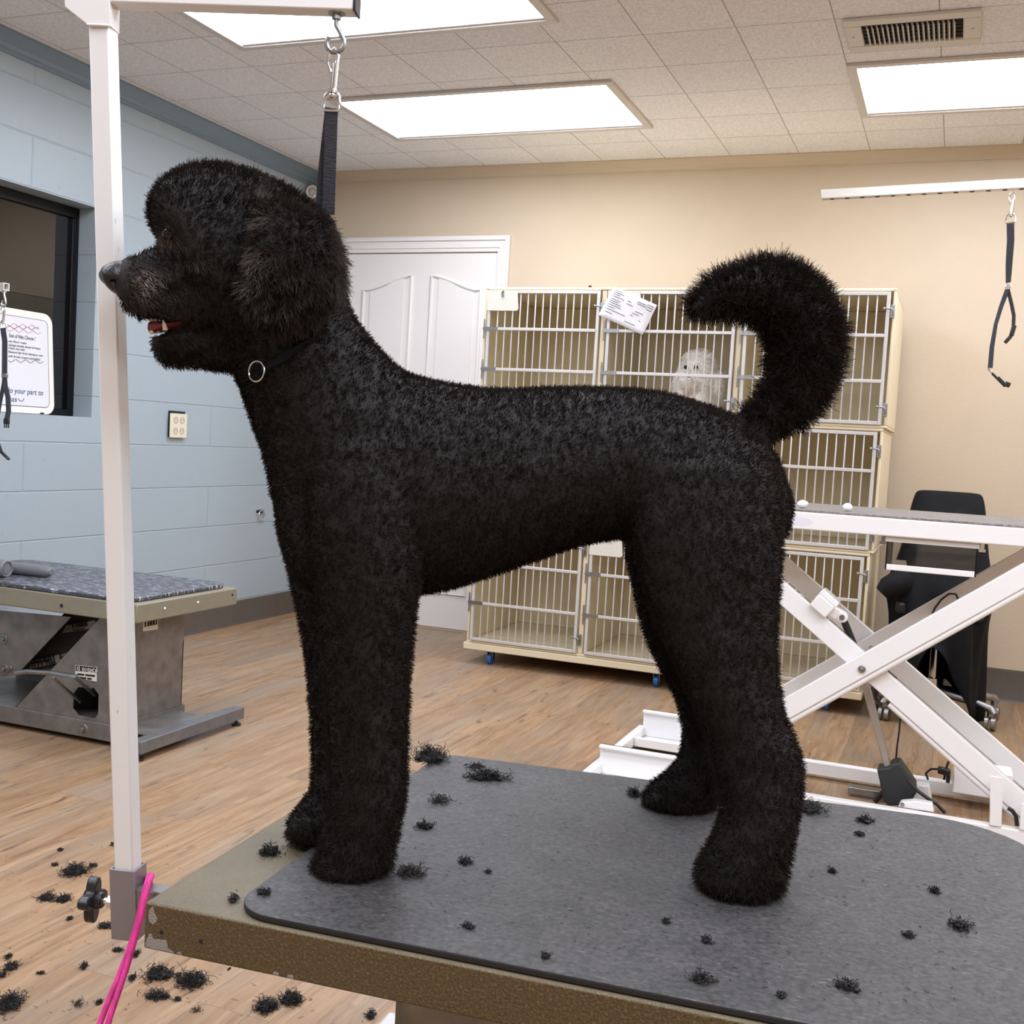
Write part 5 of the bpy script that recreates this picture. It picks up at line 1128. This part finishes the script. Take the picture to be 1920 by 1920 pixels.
def make_coat(name, me, org, N_, lens, comb, seed, parent, mat, grey, r0, r1, curl=.25, tuft=.55, npt=4, tsc=130., skip=None):
    r = np.random.default_rng(seed); me.calc_loop_triangles(); nt_ = len(me.loop_triangles)
    tri = np.empty(nt_ * 3, dtype=np.int32); me.loop_triangles.foreach_get('vertices', tri); tri = tri.reshape(-1, 3)
    co, no = arr(me); A, B, C_ = co[tri[:, 0]], co[tri[:, 1]], co[tri[:, 2]]
    area = np.linalg.norm(np.cross(B - A, C_ - A), axis=1) / 2; idx = r.choice(nt_, N_, p=area / area.sum())
    u, v = r.random(N_), r.random(N_); fl = u + v > 1; u[fl], v[fl] = 1 - u[fl], 1 - v[fl]; w = 1 - u - v
    P = A[idx] * w[:, None] + B[idx] * u[:, None] + C_[idx] * v[:, None]
    Nn_ = no[tri[idx, 0]] * w[:, None] + no[tri[idx, 1]] * u[:, None] + no[tri[idx, 2]] * v[:, None]
    Nn_ /= np.linalg.norm(Nn_, axis=1)[:, None] + 1e-9
    if skip is not None:
        kp = ~skip(P); P, Nn_ = P[kp], Nn_[kp]
    n_ = len(P); ln = lens(P) * (r.uniform(.78, 1.08, n_)) * (1 + .16 * field(P, seed + 5, tsc * .6)[:, 0])
    d = Nn_ + comb(P, Nn_) + tuft * field(P, seed + 1, tsc) + curl * r.normal(size=(n_, 3)); d /= np.linalg.norm(d, axis=1)[:, None]
    bad = (d * Nn_).sum(1) < .15; d[bad] += Nn_[bad] * .6; d /= np.linalg.norm(d, axis=1)[:, None]
    bend = (comb(P, Nn_) * .8 + tuft * .9 * field(P, seed + 2, tsc * 1.3) + curl * r.normal(size=(n_, 3)) + np.array([0, 0, -.15]))
    T = np.linspace(0, 1, npt)
    pts = P[:, None, :] - np.array(org) - Nn_[:, None, :] * .0008 + d[:, None, :] * (ln[:, None] * T)[:, :, None] + bend[:, None, :] * (ln[:, None] * (T ** 2) * .45)[:, :, None]
    hc = bpy.data.hair_curves.new(name); hc.add_curves([npt] * n_)
    hc.attributes['position'].data.foreach_set('vector', pts.astype(np.float32).ravel())
    ra = hc.attributes.get('radius') or hc.attributes.new('radius', 'FLOAT', 'POINT')
    rad = (r0 + (r1 - r0) * T)[None, :] * r.uniform(.75, 1.25, n_)[:, None]; ra.data.foreach_set('value', rad.astype(np.float32).ravel())
    ga_ = hc.attributes.new('grey', 'FLOAT', 'CURVE'); ga_.data.foreach_set('value', np.clip(grey(P, r), 0, 1).astype(np.float32))
    hc.materials.append(mat)
    o = bpy.data.objects.new(name, hc); COL.objects.link(o)
    if parent: o.parent = parent
    return o
me = remesh(dog, .0052, 8)
finish_body(me, fur_len, ZM + .001)
DORG = Vector((DM.x, DM.y, ZM))
dg_ = thing('dog', DORG, 'large clipped black dog standing side on on the rubber mat', 'dog')
body_world = me
def comb_dog(P, Nn_):
    px, py, v, tailm, earm, topk, muz, legm, paw = regions(P)
    c = np.zeros_like(P); c[:, 2] = -.08 - .05 * legm
    c += np.outer(.10 * (1 - earm) * (1 - tailm) * (1 - muz), _da)
    c[:, 2] += -.45 * earm + .15 * tailm + .25 * topk
    c += np.outer(.55 * muz, _da); c[:, 2] -= .25 * muz
    return c
def grey_dog(P, r):
    px, py, v, tailm, earm, topk, muz, legm, paw = regions(P); g = np.zeros(len(P)); near = v < .02
    fl_ = field(P, 91, 160.)[:, 0]; fl2 = field(P, 92, 60.)[:, 1]
    def blob(x, y, rx, ry, a_): return a_ * np.exp(-(((px - x) / rx) ** 2 + ((py - y) / ry) ** 2)) * near
    g += blob(270, 530, 22, 28, 1.1) + blob(300, 530, 60, 50, .16) * (fl_ > 0) + blob(306, 452, 22, 16, .40) + blob(350, 480, 55, 30, .14) * (fl_ > .1)
    g += (blob(492, 400, 20, 50, .40) + blob(478, 470, 20, 50, .30) + blob(470, 530, 16, 40, .22)) * (fl_ > -.1)
    g += blob(520, 560, 60, 45, .15) * (fl_ > .2) + blob(640, 480, 22, 120, .10) + blob(375, 640, 60, 35, .08) * (fl_ > .2)
    g += .05 * (fl_ > .75) * (1 - tailm) + .05 * (r.random(len(P)) < .03)
    g += .022 * earm * (fl_ > -.3) + .022 * muz * (fl_ > -.2)
    return g * r.uniform(.5, 1.3, len(P))
M['coat'] = coat_mat('black_coat', (.0050, .0039, .0034), (.0225, .0158, .0128), (.34, .29, .25), .75)  # paler hair tips put a top-lit sheen into the colour
nose_zone = lambda P: (lambda px, py: (px < 232) & (py < 556))(*pix(P))
make_coat('coat', me, DORG, 300000, fur_len, comb_dog, 11, dg_, M['coat'], grey_dog, .00040, .00014, curl=.27, tuft=.46, tsc=210., skip=nose_zone)
me.transform(Matrix.Translation(-DORG)); me.name = 'body'; me.materials.clear(); me.materials.append(M['skin'])
me.polygons.foreach_set('use_smooth', [True] * len(me.polygons))
bo = bpy.data.objects.new('body', me); COL.objects.link(bo); bo.parent = dg_; ORG[bo.name] = tuple(DORG)
# nose
m = MB(); vs, fs = loft([(189, 509, 196, 532, .0095), (194, 500, 205, 543, .0175), (206, 493, 218, 552, .0225), (220, 489, 231, 553, .0245), (236, 488, 243, 550, .0235)], 22, 4, .5)
m.add(vs, fs); nm = remesh(m, .0016, 3)
co, no = arr(nm); px_, py_ = pix(co); v_ = None
for s_ in (-1, 1):
    c_ = np.array(dogP(215, 531, s_ * .016)); dd = (co - c_); e_ = np.exp(-((dd @ _da / .0052) ** 2 + (dd @ _dn / .009) ** 2 + (dd[:, 2] / .0032) ** 2)); co = co - no * (e_ * .0085)[:, None]
nm.vertices.foreach_set('co', (co - np.array(DORG)).ravel()); nm.materials.clear(); nm.materials.append(M['nose']); nm.polygons.foreach_set('use_smooth', [True] * len(nm.polygons)); nm.name = 'nose'
no_ = bpy.data.objects.new('nose', nm); COL.objects.link(no_); no_.parent = dg_; no_['label'] = 'wet black nose'
for s_ in (-1, 1):
    m = MB(); m.sphere(dogP(318, 437, s_ * .045), .0085, n=18, m=12); m.build('eye', M['eye'], dg_)
# mouth: gum, teeth
m = MB(); vs, fs = loft([(282, 603, 283, 626, .012), (300, 602, 300, 624, .020), (325, 603, 325, 618, .026), (350, 604, 350, 611, .034)], 16, 3, .4); m.add(vs, fs)
gum = m.build('gum', M['gum'], dg_, smooth=60); gum['label'] = 'red gum in the open mouth'
for s_ in (-1, 1):
    m = MB(); m.tube([dogP(310, 619, s_ * .022), dogP(308, 608, s_ * .023), dogP(306, 600, s_ * .0225)], .004, 10, rs=[.0030, .0024, .0008]); m.build('tooth', M['tooth'], dg_)
    for i, (px, py) in enumerate(((285, 600), (292, 601), (284, 623), (290, 622), (296, 620))):
        m = MB(); m.sphere(dogP(px, py, s_ * (.004 + .003 * (i % 3))), .0027, .0022, .0026, 9, 6); m.build('tooth', M['tooth'], dg_)

# grooming loop from the hook to the dog's neck
t = thing('grooming_loop', hk, 'black grooming loop holding the black dog by its neck', 'grooming loop', 'grooming loops')
sdv = Vector((.80, .60, 0)).normalized()
e0 = loop_hardware(t, cr - Zv * .0085 - bdir * .001, bdir, .84)
n0 = dogP(616, 402, -.012)
m = MB()
for off, w_, sd_ in ((.0, .0150, Vector((.93, .37, 0))), (.004, .0150, Vector((.75, .62, -.2)))):
    P_ = [e0 + Zv * .003 - FW * 0]
    for q in (.33, .66, 1.0): P_.append(e0.lerp(n0, q) - RT * (off * 2.6 * math.sin(q * 1.5)) + FW * off * (1 + q))
    m.strip(P_, [bdir] + [sd_] * 3, w_, .0022)
m.build('strap', M['strap'], t, smooth=0)
ring_c = dogP(481, 696, -.071)
nk = [(612, 405, -.01), (612, 470, -.045), (612, 570, -.066), (585, 630, -.070), (535, 668, -.072), (486, 697, -.062), (455, 712, -.02), (455, 708, .03), (490, 690, .062), (560, 640, .077), (605, 560, .066), (612, 470, .045), (612, 405, .01)]
m = MB(); m.strip([dogP(*q) for q in nk], [ (da * .5 + Zv * .6 + dn * .0) if abs(q[2]) > .05 else (da * .7 + Zv * .7) for q in nk], .009, .002); m.build('noose', M['noose'], t)
m = MB(); m.tube(circ(ring_c, (RT * .85 - FW * .5).normalized(), UP, .0118, 30), .0011, 8, closed=True); m.build('o_ring', M['chrome'], t)

# ------------------------------------------------------------------ white dog in the top middle cage
zf = tiers[2][0] + .013; WYD = 5.03
wp = lambda px, py, dy=0.: onY(px, py, WYD + dy)
hc_ = wp(1303, 698); fz = zf
wd = thing('dog', (hc_.x, WYD + .10, zf), 'small fluffy white dog looking out between the bars of the top middle cage', 'dog')
m = MB()
m.sphere(wp(1308, 688), .078, .075, .072); m.sphere(wp(1297, 718, -.06), .038, .05, .034); m.sphere(wp(1301, 745, .01), .07, .07, .06)
for px, s_ in ((1272, -1), (1345, 1)): m.sphere(wp(px, 722, .01), .022, .035, .060)
top_b = wp(1318, 780, .10); m.sphere(Vector((top_b.x, WYD + .10, zf + .13)), .105, .15, .13); m.sphere(Vector((top_b.x - .01, WYD + .0, zf + .20)), .075, .075, .11)
for s_ in (-1, 1): m.tube([Vector((hc_.x + s_ * .04, WYD - .03, zf + .20)), Vector((hc_.x + s_ * .045, WYD - .05, zf + .03))], .028, 12, rs=[.034, .028]); m.sphere(Vector((hc_.x + s_ * .045, WYD - .06, zf + .018)), .030, .040, .020)
wme = remesh(m, .007, 6); WORG = Vector(ORG[wd.name])
M['wcoat'] = coat_mat('white_coat', lin(252, 248, 242), lin(255, 254, 252), lin(230, 196, 160), .8)
make_coat('coat', wme, WORG, 16000, lambda P: np.full(len(P), .014), lambda P, n_: np.tile(np.array([0, -.05, -.35]), (len(P), 1)), 31, wd, M['wcoat'],
          lambda P, r: .35 * np.exp(-((P[:, 2] - wp(1297, 735).z) / .03) ** 2 - ((P[:, 0] - hc_.x + .01) / .05) ** 2) * (P[:, 1] < WYD - .03), .0009, .0004, curl=.3, tuft=.5, tsc=60.,
          skip=lambda P: (np.abs(P[:, 1] - (WYD - .1)) < .03) & (np.abs(P[:, 0] - wp(1294, 710).x) < .012) & (np.abs(P[:, 2] - wp(1294, 710).z) < .012))
wme.transform(Matrix.Translation(-WORG)); wme.name = 'body'; wme.materials.clear(); wme.materials.append(M['whiteskin']); wme.polygons.foreach_set('use_smooth', [True] * len(wme.polygons))
o = bpy.data.objects.new('body', wme); COL.objects.link(o); o.parent = wd; ORG[o.name] = tuple(WORG)
for px in (1286, 1305):
    m = MB(); m.sphere(wp(px, 688.5, -.082), .0095); m.build('eye', M['eye'], wd)
m = MB(); m.sphere(wp(1292, 704, -.135), .0125, .011, .010); m.build('nose', M['nose'], wd)

# ------------------------------------------------------------------ hair clippings on floor, table and mat
def strand(r, c, sx, sy, sz, k):
    p = c + np.array([r.normal() * sx * .42, r.normal() * sy * .42, abs(r.normal()) * sz * .35]); d = r.normal(size=3) * np.array([1, 1, .55]); d /= np.linalg.norm(d) + 1e-9
    step = .0019 * k; curl = r.normal(size=3) * 1.3; out = [p.copy()]
    for i in range(6):
        d = d + np.cross(curl, d) * .55 + r.normal(size=3) * .18; d /= np.linalg.norm(d); p = p + d * step; out.append(p.copy())
    return out
tuft_n = [0]
def tuft(px, py, zp, wpx, hpx, label, group, rot=0., dense=1.0, mat='tuft'):
    tuft_n[0] += 1; r = np.random.default_rng(1000 + tuft_n[0]); q = onZ(px, py, zp); dep = (q - CAM) @ FW; sc_ = dep / FPX
    w = wpx * sc_ / 2; hgt = max(hpx * sc_ * .55, .002)
    if zp < .1: flat = max(hpx * sc_ * .9, .003)
    else: flat = max(hpx * sc_ * .8, .003)
    ca, sa = math.cos(YAW + rot), math.sin(YAW + rot)
    m = MB(); n_ = int((60 + 16000 * (w * flat) * 30) * dense); n_ = max(30, min(n_, 520)); k = max(.6, min(1.7, w / .012))
    for i in range(n_):
        S = strand(r, np.zeros(3), w, flat, hgt, k); P_ = []
        for s in S: P_.append((q.x + s[0] * ca - s[1] * sa, q.y + s[0] * sa + s[1] * ca, zp + max(.0004, s[2])))
        m.tube(P_, .0004, 3, rs=[.00025, .00045, .0005, .0005, .00045, .0003, .00015] if zp > .1 else [.0003, .0005, .0006, .0006, .0005, .0004, .0002])
    if dense >= .9:
        for i in range(5 + int(w / .0035)):
            s = np.array([r.normal() * w * .36, r.normal() * flat * .34]); rr_ = r.uniform(.16, .32) * min(flat, w) + .0005
            m.sphere((q.x + s[0] * ca - s[1] * sa, q.y + s[0] * sa + s[1] * ca, zp + min(rr_ * .55, hgt * .7)), rr_, rr_ * .8, min(rr_ * .6, hgt * .8), 9, 6)
    o = m.build_at('hair_tuft', M[mat], (q.x, q.y, zp), smooth=60); tag(o, label, 'hair tuft', group)
GF, GM = 'cut hair tufts on the wooden floor', 'cut hair tufts on the table'
for a_ in ((141, 1636, 46, 28, 'round hair tuft on the floor left of the white post\'s sleeve'), (103, 1622, 12, 8, 'tiny hair tuft on the floor just left of the round tuft by the post'), (175, 1624, 15, 9, 'tiny hair tuft on the floor just right of the round tuft by the post'),
           (212, 1584, 9, 8, 'hair speck on the floor beside the white post above its sleeve'), (113, 1594, 10, 6, 'hair speck on the floor above the round tuft by the post'), (87, 1685, 30, 16, 'straggly hair tuft on the floor farthest left of the black knob'),
           (118, 1688, 28, 17, 'straggly hair tuft on the floor touching the black knob'), (131, 1723, 9, 10, 'hair speck on the floor below the black knob\'s left lobe'), (197, 1738, 26, 12, 'small hair tuft on the floor between the knob and the sleeve\'s lower end'),
           (221, 1782, 18, 9, 'small hair tuft on the floor under the sleeve, left of the pink cord'), (255, 1791, 12, 20, 'hair tuft on the floor tucked behind the pink cord by the table corner'), (16, 1795, 11, 12, 'small hair tuft on the floor at the photo\'s left edge, upper one'),
           (21, 1814, 24, 20, 'medium hair tuft on the floor at the left edge, above the big ball'), (4, 1829, 16, 12, 'hair tuft on the floor cut by the left edge'), (158, 1813, 14, 17, 'single oval hair tuft on the floor in the open left of the cord'),
           (77, 1825, 13, 6, 'thin hair scrap on the floor between the edge tufts and the oval one'), (249, 1834, 13, 15, 'hair tuft on the floor just right of the pink cord'), (297, 1830, 50, 28, 'large hair tuft on the floor under the table corner, left of the pair'),
           (360, 1842, 56, 34, 'large spiky hair tuft on the floor under the table corner, right of the pair'), (295, 1869, 42, 16, 'long curled hair tuft on the floor below the large pair'), (333, 1874, 13, 8, 'tiny hair tuft on the floor right of the long curled one'),
           (17, 1885, 46, 36, 'big dark ball of hair on the floor at the lower left corner'), (186, 1880, 12, 9, 'tiny hair tuft on the floor left of the pink cord\'s lower end'), (500, 1890, 42, 28, 'hair tuft on the floor below the table edge, left half of the long one'),
           (547, 1876, 46, 24, 'hair tuft on the floor below the table edge with a raised spike'), (695, 1905, 20, 18, 'small hair tuft on the floor near the white foot under the table')):
    tuft(*a_[:2], .0008, *a_[2:4], a_[4], GF)
tuft(146, 1884, .0008, 24, 16, 'pale wispy hair tuft on the floor at the bottom left', GF, dense=.35, mat='tan_tuft'); tuft(366, 1895, .0008, 20, 9, 'pale curl of hair on the floor near the frame\'s bottom', GF, dense=.35, mat='tan_tuft')
for a_ in ((806, 1424, 64, 46, 'bushy hair tuft at the mat\'s far left corner behind the front legs'), (912, 1459, 84, 24, 'long flat hair tuft on the mat behind the dog\'s front legs'), (893, 1438, 26, 12, 'small hair tuft just above the long flat one on the mat'),
           (797, 1551, 36, 14, 'dark flat hair tuft on the mat right of the near front leg'), (872, 1617, 24, 17, 'compact hair tuft on the mat in front of the belly'), (915, 1635, 7, 5, 'hair speck on the mat beside the compact tuft'),
           (495, 1675, 27, 18, 'hair tuft on the mat\'s near left corner'), (1188, 1490, 28, 26, 'spiky hair tuft touching the far hind paw'), (1518, 1520, 52, 30, 'bushy hair tuft on the mat right of the hind leg'),
           (1622, 1540, 30, 18, 'hair tuft on the mat beyond the bushy one by the hind leg'), (1612, 1565, 18, 10, 'small pale hair tuft on the mat below its larger neighbour at the far right'), (1560, 1634, 15, 14, 'small hair tuft on the mat right of the near hind paw'),
           (1752, 1672, 21, 18, 'round hair tuft on the mat at the right, uppermost there'), (1801, 1739, 40, 28, 'largest hair tuft on the mat\'s right side'), (1703, 1755, 20, 13, 'small hair tuft on the mat left of the largest one on the right'),
           (1588, 1851, 42, 26, 'spiky hair tuft low on the mat near the front edge, right'), (1325, 1765, 20, 16, 'hair tuft on the mat below the near hind paw'), (1250, 1728, 16, 9, 'faint hair tuft on the mat left below the near hind paw'),
           (1023, 1794, 16, 14, 'small hair tuft on the mat near the front edge, left of centre'), (878, 1738, 24, 11, 'small split hair tuft on the mat between belly and front edge'), (1465, 1868, 16, 11, 'faint hair tuft on the mat\'s front edge'), (1462, 1667, 22, 8, 'hair scrap on the mat sticking out behind the near hind paw')):
    tuft(*a_[:2], ZM + .0006, *a_[2:4], a_[4], GM)
tuft(825, 1503, ZM + .0006, 44, 24, 'thin wispy hair tuft on the mat behind the near front leg', GM, dense=.4, mat='tan_tuft'); tuft(768, 1639, ZM + .0006, 60, 24, 'soft brownish hair tuft on the mat beside the near front paw', GM, dense=.7, mat='tan_tuft')
tuft(1318, 1838, ZM + .0006, 56, 26, 'loose branching hair tuft low on the mat near the front edge, centre', GM, dense=.5)
tuft(507, 1600, ZT + .0006, 40, 26, 'hair tuft on the gold table edge by the far front paw', GM); tuft(438, 1688, ZT + .0006, 18, 24, 'hair tuft against the mat\'s rounded corner on the gold table', GM)
# loose snippets nobody could count
def snippets(name, area, zp, n_, label, size):
    r = np.random.default_rng(77 + n_); m = MB()
    for i in range(n_):
        px, py = area(r); q = onZ(px, py, zp); a_ = r.uniform(0, 6.28); l_ = r.uniform(.4, 1.6) * size; b_ = r.normal() * .5
        m.tube([(q.x, q.y, zp), (q.x + l_ * math.cos(a_), q.y + l_ * math.sin(a_), zp + .0006), (q.x + l_ * 1.7 * math.cos(a_ + b_), q.y + l_ * 1.7 * math.sin(a_ + b_), zp + .0002)], .0003, 3)
    o = m.build_at(name, M['tuft'], (0, 0, 0)); o['kind'] = 'stuff'; tag(o, label, 'hair snippets')
def mat_area(r):
    while True:
        px, py = r.uniform(520, 1900), r.uniform(1450, 1900); q = onZ(px, py, ZM)
        if -.66 < q.x < .08 and 1.06 + .08 * (q.x + .7) < q.y < 1.62 + .13 * (q.x + .7): return px, py
snippets('hair_snippets', mat_area, ZM + .0004, 260, 'scattered fine black hair snippets all over the grey mat', .0022)
snippets('hair_snippets', lambda r: (r.uniform(0, 640), 1560 + 350 * r.random() ** .8), .0006, 150, 'scattered fine black hair snippets on the floor', .004)
